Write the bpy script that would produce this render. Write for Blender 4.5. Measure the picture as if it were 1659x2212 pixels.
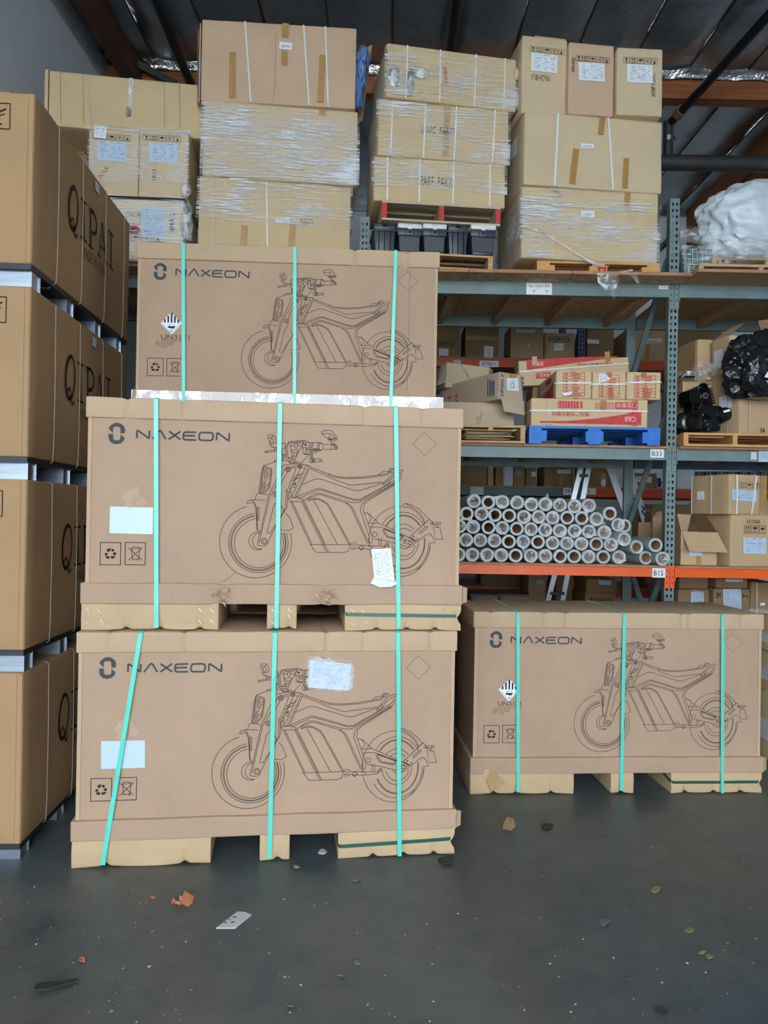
import bpy, bmesh, math, random
from mathutils import Vector, Matrix, noise
R = math.radians
scene = bpy.context.scene
for _o in list(bpy.data.objects): bpy.data.objects.remove(_o)
COL = scene.collection

# ------------------------------------------------------------------ camera
F, PITCH, ROLL, CAMH = 1673.7, 0.0045, 0.0176, 1.660      # solved from the crates' corners
cam = bpy.data.cameras.new('camera'); cam.sensor_fit = 'HORIZONTAL'; cam.sensor_width = 36.0
cam.lens = 36.0 * F / 1659.0; cam.clip_end = 200
co = bpy.data.objects.new('camera', cam); COL.objects.link(co)
co.matrix_world = Matrix.Translation((0, 0, CAMH)) @ Matrix.Rotation(math.pi / 2 + PITCH, 4, 'X') @ Matrix.Rotation(ROLL, 4, 'Z')
scene.camera = co

# ------------------------------------------------------------------ world: overcast daylight entering by the open front of the hall
wd = bpy.data.worlds.new('daylight'); scene.world = wd; wd.use_nodes = True
bg = wd.node_tree.nodes['Background']; bg.inputs[0].default_value = (0.80, 0.90, 1.0, 1); bg.inputs[1].default_value = 8.0
vs = scene.view_settings
vs.view_transform = 'Standard'; vs.look = 'None'; vs.gamma = 1; vs.use_curve_mapping = False
vs.exposure = 0.78

# ------------------------------------------------------------------ photo pixel -> ray / point
CP, SP, CR, SR = math.cos(PITCH), math.sin(PITCH), math.cos(ROLL), math.sin(ROLL)
def ray(px, py):
    du, dv = (px - 829.5) / F, (py - 1106) / F
    u = CR * du + SR * dv; v = -SR * du + CR * dv
    return Vector((u, CP + SP * v, SP - CP * v))
ORG = Vector((0, 0, CAMH))
def at(px, py, Y):
    d = ray(px, py); return ORG + d * (Y / d.y)
def onfloor(px, py, z=0.0):
    d = ray(px, py); return ORG + d * ((z - CAMH) / d.z)

# ------------------------------------------------------------------ materials
MATS = {}
def nmat(name):
    m = bpy.data.materials.new(name); m.use_nodes = True
    nt = m.node_tree; b = nt.nodes['Principled BSDF']; MATS[name] = m
    return m, nt, b
def lin(c): return tuple((x / 255 / 12.92 if x / 255 <= .04045 else ((x / 255 + .055) / 1.055) ** 2.4) for x in c)
def N(nt, t, **kw):
    n = nt.nodes.new(t)
    for k, v in kw.items(): setattr(n, k, v)
    return n
def coords(nt, scale=(1, 1, 1), rot=(0, 0, 0)):
    tc = N(nt, 'ShaderNodeTexCoord'); mp = N(nt, 'ShaderNodeMapping')
    mp.inputs['Scale'].default_value = scale; mp.inputs['Rotation'].default_value = rot
    nt.links.new(tc.outputs['Object'], mp.inputs[0]); return mp.outputs[0]
def noisef(nt, vec, scale, detail=3, rough=.55):
    n = N(nt, 'ShaderNodeTexNoise'); n.inputs['Scale'].default_value = scale; n.inputs['Detail'].default_value = detail
    n.inputs['Roughness'].default_value = rough; nt.links.new(vec, n.inputs['Vector']); return n.outputs['Fac']
def ramp(nt, fac, stops):
    r = N(nt, 'ShaderNodeValToRGB'); e = r.color_ramp.elements
    while len(e) < len(stops): e.new(.5)
    for q, (p, c) in zip(e, stops): q.position = p; q.color = (*c, 1) if len(c) == 3 else c
    nt.links.new(fac, r.inputs[0]); return r.outputs[0]
def bump(nt, b, h, strength, dist=.01):
    n = N(nt, 'ShaderNodeBump'); n.inputs['Strength'].default_value = strength; n.inputs['Distance'].default_value = dist
    nt.links.new(h, n.inputs['Height']); nt.links.new(n.outputs[0], b.inputs['Normal'])
def mul(c, f): return tuple(min(1, x * f) for x in c)
def plain(name, c, rough=.5, metal=0, var=.12, scale=6, bmp=0.0, stretch=(1, 1, 1)):
    m, nt, b = nmat(name); c = lin(c)
    v = coords(nt, stretch); f = noisef(nt, v, scale, 4)
    nt.links.new(ramp(nt, f, [(.3, mul(c, 1 - var)), (.7, mul(c, 1 + var))]), b.inputs['Base Color'])
    b.inputs['Roughness'].default_value = rough; b.inputs['Metallic'].default_value = metal
    if bmp: bump(nt, b, f, bmp)
    if name[:3] == 'ink': b.inputs['Specular IOR Level'].default_value = .05
    return m
def cardboard(name, c, var=.07):
    m, nt, b = nmat(name); c = lin(c)
    v = coords(nt); big = noisef(nt, v, 2.3, 5, .6)
    fine = noisef(nt, coords(nt, (60, 60, 14)), 3.0, 3, .6)
    mx = N(nt, 'ShaderNodeMath', operation='MULTIPLY_ADD'); mx.inputs[1].default_value = .35
    nt.links.new(fine, mx.inputs[0]); nt.links.new(big, mx.inputs[2])
    nt.links.new(ramp(nt, mx.outputs[0], [(.42, mul(c, 1 - var * 1.6)), (.68, c), (.9, mul(c, 1 + var))]), b.inputs['Base Color'])
    b.inputs['Roughness'].default_value = .78; b.inputs['Specular IOR Level'].default_value = .25
    w = N(nt, 'ShaderNodeTexWave', wave_type='BANDS', bands_direction='X'); w.inputs['Scale'].default_value = 28; w.inputs['Distortion'].default_value = .6
    nt.links.new(v, w.inputs[0]); bump(nt, b, w.outputs['Fac'], .05, .002)
    return m
def wood(name, c1, c2, grain=(3, 30, 30)):
    m, nt, b = nmat(name)
    v = coords(nt, grain); f = noisef(nt, v, 1.6, 5, .65)
    nt.links.new(ramp(nt, f, [(.3, lin(c1)), (.7, lin(c2))]), b.inputs['Base Color']); b.inputs['Roughness'].default_value = .75
    bump(nt, b, f, .25, .004); return m
def film(name, base, streak, rot, sc, rough=.16, dif=.72, tint=(1, 1, 1)):
    """clear stretch film: see-through, with glints on its taut creases painted as white streaks"""
    m, nt, b = nmat(name); nt.nodes.remove(b)
    out = nt.nodes['Material Output']
    v = coords(nt, sc, rot); f = noisef(nt, v, 3.2, 6, .7)
    v2 = coords(nt, (1, 1, 1)); g = noisef(nt, v2, 3.0, 3, .5)
    mm = N(nt, 'ShaderNodeMath', operation='MULTIPLY_ADD'); mm.inputs[1].default_value = .45
    nt.links.new(g, mm.inputs[0]); nt.links.new(f, mm.inputs[2])
    k = ramp(nt, mm.outputs[0], [(.735, (base,) * 3), (.775, (base + (streak - base) * .5,) * 3), (.82, (streak,) * 3)])
    bp = N(nt, 'ShaderNodeBump'); bp.inputs['Strength'].default_value = .7; bp.inputs['Distance'].default_value = .02
    nt.links.new(f, bp.inputs['Height'])
    gl = N(nt, 'ShaderNodeBsdfGlossy'); gl.inputs['Roughness'].default_value = rough; gl.inputs['Color'].default_value = (.95, .97, 1, 1)
    nt.links.new(bp.outputs[0], gl.inputs['Normal'])
    df = N(nt, 'ShaderNodeBsdfDiffuse'); df.inputs['Color'].default_value = (.95, .96, .98, 1)  # matte white mixed in so the streaks pass for bright glints
    tr = N(nt, 'ShaderNodeBsdfTransparent'); tr.inputs['Color'].default_value = (*tint, 1)
    m1 = N(nt, 'ShaderNodeMixShader'); m1.inputs[0].default_value = dif
    nt.links.new(gl.outputs[0], m1.inputs[1]); nt.links.new(df.outputs[0], m1.inputs[2])
    m2 = N(nt, 'ShaderNodeMixShader'); nt.links.new(k, m2.inputs[0])
    nt.links.new(tr.outputs[0], m2.inputs[1]); nt.links.new(m1.outputs[0], m2.inputs[2])
    nt.links.new(m2.outputs[0], out.inputs['Surface']); return m

cardboard('crate_card', (175, 147, 123)); cardboard('lid_card', (187, 160, 131)); cardboard('foot_card', (190, 164, 128)); cardboard('box_card_lit', (210, 187, 152))  # last: lightened copy of box_card, extra light on the top shelf painted in
cardboard('qipai_card', (170, 137, 100), .05); cardboard('box_card', (196, 165, 128)); cardboard('box_yellow', (208, 183, 142))
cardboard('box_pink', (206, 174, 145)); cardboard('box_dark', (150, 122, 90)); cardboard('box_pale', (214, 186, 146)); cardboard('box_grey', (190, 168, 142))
cardboard('box_white', (222, 206, 182))
plain('ink', (58, 48, 52), .7, var=.15, scale=40); plain('ink_grey', (74, 78, 80), .7, var=.06, scale=30)
plain('ink_brown', (86, 62, 50), .7); cardboard('scuff_card', (184, 156, 132), .03); plain('ink_dark', (52, 38, 32), .7, var=.1); plain('ink_red', (205, 82, 84), .75, var=.12, scale=30)
plain('ink_blue', (38, 62, 128), .7); plain('ink_pale', (236, 206, 190), .75, var=.1); plain('pencil', (96, 84, 72), .8); plain('line_grey', (150, 158, 170), .8)
plain('paper', (232, 236, 240), .7, var=.02); plain('paper_old', (206, 208, 206), .75, var=.06); plain('sticker', (186, 206, 228), .35, var=.01)
plain('mint', (84, 206, 184), .32, var=.05, scale=20); plain('green_strap', (34, 84, 72), .3, var=.08)
plain('white_strap', (226, 230, 226), .4, var=.04); plain('grey_strap', (186, 184, 172), .45, var=.06)
plain('tape_brown', (176, 134, 78), .22, var=.12, scale=14); plain('tape_old', (182, 150, 108), .3, var=.1); plain('tape_yellow', (214, 190, 120), .4)
film('film', .07, .95, (0, .06, 0), (1.5, 4, 40)); film('film_diag', .07, .97, (0, .30, 0), (1.5, 4, 40)); film('film_thin', .035, .8, (0, .12, 0), (1.8, 4, 50))
film('film_pouch', .07, .45, (.2, .5, 0), (5, 5, 12), .15); film('film_faint', .02, .55, (0, .1, 0), (1.4, 4, 44)); film('film_bag', .09, .50, (.4, .3, .2), (4, 4, 6), .10, .4); film('film_sleeve', .24, .70, (.5, .2, .9), (11, 11, 11), .2, .6); film('film_tape', .34, .95, (0, 0, 0), (3.2, 3, 2.2), .14)  # film_tape whiter, the tape's bright reflection put into its colour
plain('steel', (172, 184, 196), .38, 1.0, .14, 5, stretch=(1, 1, 14)); plain('steel_dark', (70, 72, 76), .5, .8); plain('aluminium', (200, 206, 212), .3, 1.0, .06)
plain('zinc', (176, 182, 188), .3, 1.0, .05)
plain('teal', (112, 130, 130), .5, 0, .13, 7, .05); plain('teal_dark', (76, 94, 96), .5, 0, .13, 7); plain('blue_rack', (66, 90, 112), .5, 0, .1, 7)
plain('orange', (236, 92, 10), .42, 0, .07, 5); plain('orange_red', (196, 64, 26), .45, 0, .1, 5); plain('rust', (132, 92, 66), .8)
wood('wood', (176, 134, 90), (214, 178, 130)); wood('wood_grey', (176, 156, 130), (208, 190, 162)); wood('wood_brown', (178, 142, 106), (210, 174, 134))
wood('wood_orange', (196, 142, 82), (222, 172, 112)); wood('beam_wood', (120, 66, 34), (170, 104, 58), (1.2, 24, 24)); wood('beam_dark', (66, 40, 26), (98, 62, 40), (24, 1.2, 24))
wood('beam_y', (128, 74, 44), (168, 108, 70), (24, 1.2, 24))
plain('red_end', (196, 60, 56), .7, var=.2, scale=30); plain('blue_wood', (38, 116, 206), .55, var=.16, scale=14); plain('red_paint', (214, 40, 40), .6)
m, nt, b = nmat('osb'); v = coords(nt, (5, 14, 14)); vo = N(nt, 'ShaderNodeTexVoronoi'); vo.inputs['Scale'].default_value = 5; nt.links.new(v, vo.inputs['Vector'])
nt.links.new(ramp(nt, vo.outputs['Color'], [(.1, lin((176, 140, 104))), (.5, lin((208, 172, 132))), (.9, lin((228, 198, 158)))]), b.inputs['Base Color']); b.inputs['Roughness'].default_value = .8
plain('board_edge', (172, 126, 94), .8, var=.2, scale=12)
plain('black_plastic', (54, 60, 68), .42, var=.08); plain('black_gloss', (10, 10, 11), .2, 0, .2, 10); plain('black_pipe', (22, 22, 24), .45); plain('pipe_grey', (58, 56, 56), .5, var=.2)
plain('hole_dark', (18, 18, 18), .9); plain('core_card', (196, 166, 138), .85, var=.08); plain('lid_white', (222, 224, 224), .4, var=.03)
m, nt, b = nmat('roll_film'); b.inputs['Base Color'].default_value = (.40, .47, .48, 1); b.inputs['Roughness'].default_value = .34; b.inputs['Subsurface Weight'].default_value = .0
v = coords(nt, (1, 40, 1)); f = noisef(nt, v, 6, 3); bump(nt, b, f, .2, .004)
plain('bag_white', (214, 224, 230), .35, var=.05, bmp=.3); plain('blue_bag', (96, 132, 184), .3, var=.25, scale=30)
m, nt, b = nmat('black_bag'); b.inputs['Base Color'].default_value = (.012, .012, .014, 1); b.inputs['Roughness'].default_value = .2
v = coords(nt); f = noisef(nt, v, 7, 4, .5); bump(nt, b, f, .6, .08)
m, nt, b = nmat('green_glass'); v = coords(nt, (50, 8, 2)); f = noisef(nt, v, 3, 3)
nt.links.new(ramp(nt, f, [(.35, lin((12, 34, 34))), (.5, lin((60, 112, 110))), (.62, lin((190, 216, 214)))]), b.inputs['Base Color']); b.inputs['Roughness'].default_value = .12
plain('yellow', (232, 216, 40), .5); plain('red', (200, 40, 48), .5); plain('leaf', (186, 118, 84), .7, var=.25, scale=30); plain('debris_pale', (176, 164, 140), .8); plain('debris_grey', (104, 108, 110), .8)
plain('debris_dark', (52, 54, 56), .8); plain('debris_green', (132, 130, 84), .8)
plain('wall_paint', (214, 219, 224), .8, var=.05, scale=1.2); plain('wall_white', (206, 212, 216), .8, var=.04, scale=1); plain('trim_paint', (186, 190, 192), .7)
# foil-faced roof insulation
m, nt, b = nmat('foil'); b.inputs['Metallic'].default_value = .92; b.inputs['Roughness'].default_value = .3
v = coords(nt); f = noisef(nt, v, 2.2, 4, .55)
nt.links.new(ramp(nt, f, [(.3, (.30, .34, .35)), (.7, (.46, .50, .51))]), b.inputs['Base Color']); bump(nt, b, f, .35, .12)
m, nt, b = nmat('foil_bright'); b.inputs['Metallic'].default_value = 1; b.inputs['Roughness'].default_value = .22
v = coords(nt); f = noisef(nt, v, 9, 4, .6); b.inputs['Base Color'].default_value = (.78, .8, .82, 1); bump(nt, b, f, .6, .04)
# worn sealed concrete floor
m, nt, b = nmat('floor_concrete'); v = coords(nt)
f1 = noisef(nt, v, .55, 6, .62); f2 = noisef(nt, v, 7, 6, .65)
a = N(nt, 'ShaderNodeMath', operation='MULTIPLY_ADD'); a.inputs[1].default_value = .4; nt.links.new(f2, a.inputs[0]); nt.links.new(f1, a.inputs[2])
fcol = ramp(nt, a.outputs[0], [(.45, lin((58, 64, 67))), (.62, lin((80, 86, 87))), (.76, lin((98, 100, 98))), (.95, lin((116, 114, 109)))])
f3 = noisef(nt, coords(nt, (1.5, .6, 1), (0, 0, .35)), .8, 3, .5); tn = ramp(nt, f3, [(.38, (.78, .92, 1.0)), (.52, (1, 1, 1)), (.66, (1.0, .93, .84))])
mxx = N(nt, 'ShaderNodeMix', data_type='RGBA', blend_type='MULTIPLY'); mxx.inputs[0].default_value = 1.0; nt.links.new(fcol, mxx.inputs[6]); nt.links.new(tn, mxx.inputs[7]); nt.links.new(mxx.outputs[2], b.inputs['Base Color'])
nt.links.new(ramp(nt, f1, [(.35, (.36,) * 3), (.7, (.58,) * 3)]), b.inputs['Roughness']); bump(nt, b, f2, .08, .006)
plain('apron', (150, 150, 146), .85)

# ------------------------------------------------------------------ mesh builder
class MB:
    def __init__(s): s.v = []; s.f = []; s.m = []
    def add(s, vs, fs, m=0):
        n = len(s.v); s.v += [tuple(p) for p in vs]; s.f += [tuple(i + n for i in f) for f in fs]; s.m += [m] * len(fs); return s
    def box(s, x0, x1, y0, y1, z0, z1, m=0):
        return s.add([(x0, y0, z0), (x1, y0, z0), (x1, y1, z0), (x0, y1, z0), (x0, y0, z1), (x1, y0, z1), (x1, y1, z1), (x0, y1, z1)],
                     [(0, 3, 2, 1), (4, 5, 6, 7), (0, 1, 5, 4), (1, 2, 6, 5), (2, 3, 7, 6), (3, 0, 4, 7)], m)
    def beam(s, a, b, w, h, up=(0, 0, 1), m=0):                       # bar of w x h from a to b
        a, b = Vector(a), Vector(b); d = (b - a).normalized(); up = Vector(up)
        r = d.cross(up); r = r.normalized() if r.length > 1e-6 else Vector((1, 0, 0)); u = r.cross(d)
        q = [r * (sx * w / 2) + u * (sz * h / 2) for sx, sz in ((-1, -1), (1, -1), (1, 1), (-1, 1))]
        return s.add([a + p for p in q] + [b + p for p in q], [(3, 2, 1, 0), (4, 5, 6, 7), (0, 1, 5, 4), (1, 2, 6, 5), (2, 3, 7, 6), (3, 0, 4, 7)], m)
    def prism(s, poly, y0, y1, m=0):                                  # polygon in (x,z) extruded along y
        n = len(poly)
        return s.add([(x, y0, z) for x, z in poly] + [(x, y1, z) for x, z in poly],
                     [tuple(range(n)), tuple(range(2 * n - 1, n - 1, -1))] + [(i, i + n, (i + 1) % n + n, (i + 1) % n) for i in range(n)], m)
    def poly(s, pts, m=0): return s.add(pts, [tuple(range(len(pts)))], m)
    def tube(s, pts, r, seg=8, m=0, cap=True):
        pts = [Vector(p) for p in pts]; rr = r if isinstance(r, (list, tuple)) else [r] * len(pts); vs = []; fs = []; u = None
        for i, p in enumerate(pts):
            d = (pts[min(i + 1, len(pts) - 1)] - pts[max(i - 1, 0)]).normalized()
            if u is None: u = d.orthogonal().normalized()
            else: u = (u - d * u.dot(d)).normalized()
            w = d.cross(u)
            vs += [p + (u * math.cos(2 * math.pi * k / seg) + w * math.sin(2 * math.pi * k / seg)) * rr[i] for k in range(seg)]
        for i in range(len(pts) - 1):
            for k in range(seg): fs.append((i * seg + k, i * seg + (k + 1) % seg, (i + 1) * seg + (k + 1) % seg, (i + 1) * seg + k))
        if cap: fs += [tuple(range(seg - 1, -1, -1)), tuple((len(pts) - 1) * seg + k for k in range(seg))]
        return s.add(vs, fs, m)
    def ribbon(s, pts, w, nrm, th=.0012, m=0):                        # flat band; nrm = outward normal(s)
        pts = [Vector(p) for p in pts]; vs = []; fs = []
        for i, p in enumerate(pts):
            d = (pts[min(i + 1, len(pts) - 1)] - pts[max(i - 1, 0)]).normalized()
            n = Vector(nrm[i] if isinstance(nrm, list) else nrm); t = d.cross(n).normalized() * (w / 2)
            vs += [p - t, p + t, p + t + n * th, p - t + n * th]
        for i in range(len(pts) - 1):
            a, c = i * 4, i * 4 + 4
            fs += [(a + 3, a + 2, c + 2, c + 3), (a, c, c + 1, a + 1), (a + 1, c + 1, c + 2, a + 2), (a, a + 3, c + 3, c)]
        e = (len(pts) - 1) * 4; fs += [(0, 1, 2, 3), (e + 3, e + 2, e + 1, e)]
        return s.add(vs, fs, m)
    def stroke(s, pl, w, y, m=0, closed=False):                       # ink line lying in the plane y, pl = (x,z) list
        P = [Vector(p) for p in pl]
        if closed: P.append(P[0])
        vs = []
        for i, p in enumerate(P):
            a = P[i] - P[i - 1] if i > 0 else (P[i] - P[-2] if closed else P[1] - P[0])
            b = P[i + 1] - P[i] if i < len(P) - 1 else (P[1] - P[0] if closed else a)
            a = a.normalized() if a.length > 1e-9 else Vector((1, 0)); b = b.normalized() if b.length > 1e-9 else a
            t = a + b; t = t.normalized() if t.length > .3 else a
            n = Vector((-t.y, t.x)); k = w / 2 / max(.5, abs(n.dot(Vector((-a.y, a.x)))))
            vs += [(p.x + n.x * k, y, p.y + n.y * k), (p.x - n.x * k, y, p.y - n.y * k)]
        return s.add(vs, [(2 * i, 2 * i + 1, 2 * i + 3, 2 * i + 2) for i in range(len(P) - 1)], m)
    def obj(s, name, mats, parent=None, smooth=False, ang=40):
        me = bpy.data.meshes.new(name); me.from_pydata(s.v, [], s.f)
        for q in (mats if isinstance(mats, (list, tuple)) else [mats]): me.materials.append(MATS[q])
        if any(s.m): me.polygons.foreach_set('material_index', s.m)
        return mo(name, me, parent, smooth, ang)
def mo(name, me, parent=None, smooth=False, ang=40):
    if smooth:
        me.shade_smooth(); me.set_sharp_from_angle(angle=R(ang))
    o = bpy.data.objects.new(name, me); COL.objects.link(o)
    if parent is not None: o.parent = parent
    return o
def tag(o, label, cat, group=None):
    o['label'] = label; o['category'] = cat
    if group: o['group'] = group
    return o
def T(name, label, cat, loc=(0, 0, 0), rz=0.0, group=None, rx=0.0, ry=0.0):
    o = bpy.data.objects.new(name, None); COL.objects.link(o); o.location = loc; o.rotation_euler = (rx, ry, rz); o.empty_display_size = .1
    return tag(o, label, cat, group)
def S(o): o['kind'] = 'structure'; return o
def tint(o, lab): o['label'] = lab; return o

def gridbox(name, x0, x1, y0, y1, z0, z1, n, fn, mat, parent, bev=.004, ang=50):
    """box with a grid of points on every face, pushed about by fn (dents, bulges), edges rounded"""
    nx, ny, nz = n; bm = bmesh.new(); V = {}
    def vert(i, j, k):
        key = (i, j, k)
        if key not in V:
            p = Vector((x0 + (x1 - x0) * i / nx, y0 + (y1 - y0) * j / ny, z0 + (z1 - z0) * k / nz))
            V[key] = bm.verts.new(fn(p) if fn else p)
        return V[key]
    def face(a): bm.faces.new([vert(*q) for q in a])
    for i in range(nx):
        for j in range(ny):
            face([(i, j, 0), (i, j + 1, 0), (i + 1, j + 1, 0), (i + 1, j, 0)]); face([(i, j, nz), (i + 1, j, nz), (i + 1, j + 1, nz), (i, j + 1, nz)])
    for i in range(nx):
        for k in range(nz):
            face([(i, 0, k), (i + 1, 0, k), (i + 1, 0, k + 1), (i, 0, k + 1)]); face([(i, ny, k), (i, ny, k + 1), (i + 1, ny, k + 1), (i + 1, ny, k)])
    for j in range(ny):
        for k in range(nz):
            face([(0, j, k), (0, j, k + 1), (0, j + 1, k + 1), (0, j + 1, k)]); face([(nx, j, k), (nx, j + 1, k), (nx, j + 1, k + 1), (nx, j, k + 1)])
    bm.edges.ensure_lookup_table(); bm.normal_update()
    if bev:
        es = [e for e in bm.edges if e.calc_face_angle(0) > R(60)]
        bmesh.ops.bevel(bm, geom=es, offset=bev, segments=2, affect='EDGES', profile=.5, clamp_overlap=True)
    me = bpy.data.meshes.new(name); bm.to_mesh(me); bm.free(); me.materials.append(MATS[mat])
    return mo(name, me, parent, True, ang)

def text_mb(s, size, align='LEFT'):
    c = bpy.data.curves.new('txt', 'FONT'); c.body = s; c.size = size; c.align_x = align; c.resolution_u = 2
    o = bpy.data.objects.new('txt', c); COL.objects.link(o)
    me = bpy.data.meshes.new_from_object(o); bpy.data.objects.remove(o); bpy.data.curves.remove(c); return me
def text(name, s, size, x, z, y, mat, parent, align='LEFT', rot=0.0, sx=1.0, fit=None, flip=False):
    """flat lettering in the plane y of the parent; fit=(width,height) stretches it to that size, x,z = lower-left corner then"""
    me = text_mb(s, size, align)
    if fit and len(me.vertices):
        xs = [v.co.x for v in me.vertices]; ys = [v.co.y for v in me.vertices]
        kx = fit[0] / max(1e-6, max(xs) - min(xs)); ky = fit[1] / max(1e-6, max(ys) - min(ys))
        M = Matrix.Diagonal((kx, ky, 1, 1)) @ Matrix.Translation((-min(xs), -min(ys), 0))
        if flip: M = Matrix.Translation((fit[0], fit[1], 0)) @ Matrix.Rotation(math.pi, 4, 'Z') @ M
        me.transform(M)
    else: me.transform(Matrix.Diagonal((sx, 1, 1, 1)))
    me.transform(Matrix.Translation((x, y, z)) @ Matrix.Rotation(rot, 4, 'Y') @ Matrix.Rotation(math.pi / 2, 4, 'X'))
    me.materials.clear(); me.materials.append(MATS[mat])
    return mo(name, me, parent)
def nz(p, s=1.0, o=0.0): return noise.noise(Vector((p[0] * s + o, p[1] * s - o * .7, p[2] * s + o * .3)))
def arc(cx, cy, rx, ry, a0, a1, n=None):
    n = n or max(6, int(abs(a1 - a0) / 7))
    return [(cx + rx * math.cos(R(a0 + (a1 - a0) * i / n)), cy + ry * math.sin(R(a0 + (a1 - a0) * i / n))) for i in range(n + 1)]
def circ(cx, cy, rx, ry=None, n=None): return arc(cx, cy, rx, ry or rx, 0, 360, n or max(8, min(28, int(rx * 1.2))))
def copy_tree(o, parent=None):
    c = o.copy(); COL.objects.link(c); c.parent = parent
    for ch in o.children: copy_tree(ch, c)
    return c
# ================================================================== the hall
XL, XR, YB, YF, ZC = -2.95, 11.0, 11.5, -7.0, 6.30
fl = S(MB().box(XL - .2, XR + .2, YF, YB + .2, -.2, 0).obj('floor', 'floor_concrete'))
S(MB().box(-30, 30, -40, YF, -.22, -.02).obj('floor_apron', 'apron'))
S(MB().box(XL - .2, XL, YF, YB + .2, 0, ZC + .1).obj('wall_left', 'wall_paint'))
S(MB().box(XL, XR, YB, YB + .2, 0, ZC + .1).obj('wall_back', 'wall_white'))
S(MB().box(XR, XR + .2, YF, YB + .2, 0, ZC + .1).obj('wall_right', 'wall_paint'))
S(MB().box(XL - .2, XR + .2, YF - .2, YF, 6.0, ZC + .6).box(3.8, XR + .2, YF - .2, YF, 0, 6.0).obj('wall_front_unseen', 'wall_paint'))      # unseen header and side wall, narrowing the dock door to dim side faces
S(MB().box(XL, XL + .012, 4.0, YB, ZC - .26, ZC - .02).obj('trim_1', 'trim_paint'))
ce = S(MB().box(XL - .2, XR + .2, YF - .2, YB + .2, ZC + .34, ZC + .5).obj('ceiling', 'beam_dark'))
random.seed(4)
w_, x_ = .61, XL - .1
k = 0
while x_ < XR:                                                        # strips of foil insulation sagging between the seams
    YS = [YF + (6.8 - YF) * q_ / 22 for q_ in range(22)] + [6.8 + 1.2 * q_ / 26 for q_ in range(27)] + [8.0 + (YB - 8.0) * q_ / 10 for q_ in range(1, 11)]
    n, m_ = 8, len(YS) - 1; vs, fs = [], []
    for j, y in enumerate(YS):
        for i in range(n + 1):
            t = i / n; near = math.exp(-((y - 7.97) / .30) ** 2) if y < 7.98 else math.exp(-((y - 7.98) / .5) ** 2) * .6
            sag = -.055 * math.sin(math.pi * t) ** .7 * (1 + .5 * nz((x_, y, 0), .9, k)) - .02 * abs(nz((x_ + t, y * .6, 3), 2.3))
            sag += near * (-.006 - .012 * nz((x_ + t, y * 2, 1), 5)); sag *= (1 - .6 * near)     # tucked down onto the purlin
            vs.append((x_ + w_ * t, y, ZC + .01 + sag))
    for j in range(m_):
        for i in range(n):
            a = j * (n + 1) + i; fs.append((a, a + n + 1, a + n + 2, a + 1))
    o = MB().add(vs, fs).obj('foil_panel', 'foil', ce, True, 180)
    s = MB().beam((x_, YF, ZC - .004), (x_, YB, ZC - .004), .012, .012).obj('foil_seam', 'pipe_grey', ce)
    x_ += w_; k += 1
# crinkled foil lip hanging over the purlin
vs, fs = [], []; n = 220
for i in range(n + 1):
    x = XL + .3 + (XR - XL - .3) * i / n
    for j in range(5):
        t = j / 4; vs.append((x, 7.90 + .075 * t + .03 * nz((x * 5, j * .6, 0), 1.0) - .02 * abs(nz((x * 9, j, 2))), ZC + .015 - .10 * t - .045 * t * nz((x * 2.4, 0, 5))))
for i in range(n):
    for j in range(4): a = i * 5 + j; fs.append((a, a + 1, a + 6, a + 5))
MB().add(vs, fs).obj('foil_lip', 'foil_bright', ce, True, 180)
# timbers
pur = S(MB().box(XL, XR, 8.0, 8.15, 6.03, 6.27).obj('trim_2', 'beam_wood')); tint(pur, 'reddish-brown timber purlin under the foil roof')
S(MB().box(XL + .22, XL + .37, YF, 7.99, 6.02, 6.27).obj('trim_3', 'beam_dark'))
g = S(MB().box(4.42, 4.62, 8.16, YB, 5.92, 6.29).box(4.425, 4.615, 8.16, YB, 5.70, 5.915).obj('trim_4', 'beam_y'))
MB().box(4.40, 4.42, 8.16, YB, 5.905, 5.92).obj('laminate_joint', 'beam_dark', g)
S(MB().box(XL, 4.4, YB - .05, YB, 6.17, 6.29).obj('trim_5', 'zinc'))
br = MB().beam((-2.62, 7.85, 6.22), (-2.22, 7.985, 6.08), .012, .07).beam((-2.62, 7.86, 6.22), (-2.9, 7.80, 6.26), .012, .07).obj('roof_strap_bracket', 'pipe_grey')
tag(br, 'dark steel strap bolted to the timber purlin', 'bracket')
# pipes
def pipe(name, pts, r, mat, lab, cat='pipe', seg=16): return tag(MB().tube(pts, r, seg).obj(name, mat, None, True, 50), lab, cat)
pipe('roof_pipe', [(-2.02, 4.0, 6.17), (-2.07, 8.0, 6.07)], .046, 'black_pipe', 'black pipe under the roof above the wide carton by the grey wall')
pipe('roof_pipe', [(.53, 3.5, 6.17), (.57, 8.0, 6.12)], .045, 'black_pipe', 'black pipe under the roof above the wrapped spare parts cartons')
sp = T('sprinkler_branch', 'black sprinkler branch pipe rising from a thick grey main', 'pipe', (2.98, 8.3, 5.5))
MB().tube([(.48, -2.9, .66), (.18, -1.0, .50), (.02, -.05, .42)], .044, 16).obj('branch_pipe', 'black_pipe', sp, True)
MB().tube([(0, 0, 0), (0, 0, .44)], .05, 16).obj('riser', 'pipe_grey', sp, True)
MB().tube([(.035, -.16, .43), (.05, -.25, .44)], .058, 16).obj('elbow_collar', 'rust', sp, True)
MB().tube([(0, 0, .22), (0, 0, .27)], .068, 16).box(-.1, .1, -.02, .02, .23, .26).obj('coupling', 'zinc', sp, True)
MB().tube([(.06, -.12, .45), (.06, -.12, .53)], .008, 8).obj('hanger_rod', 'steel_dark', sp)
pipe('sprinkler_main', [(2.3, 8.3, 5.50), (10.9, 8.3, 5.50)], .083, 'pipe_grey', 'thick grey sprinkler main running across below the roof', seg=24)
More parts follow.
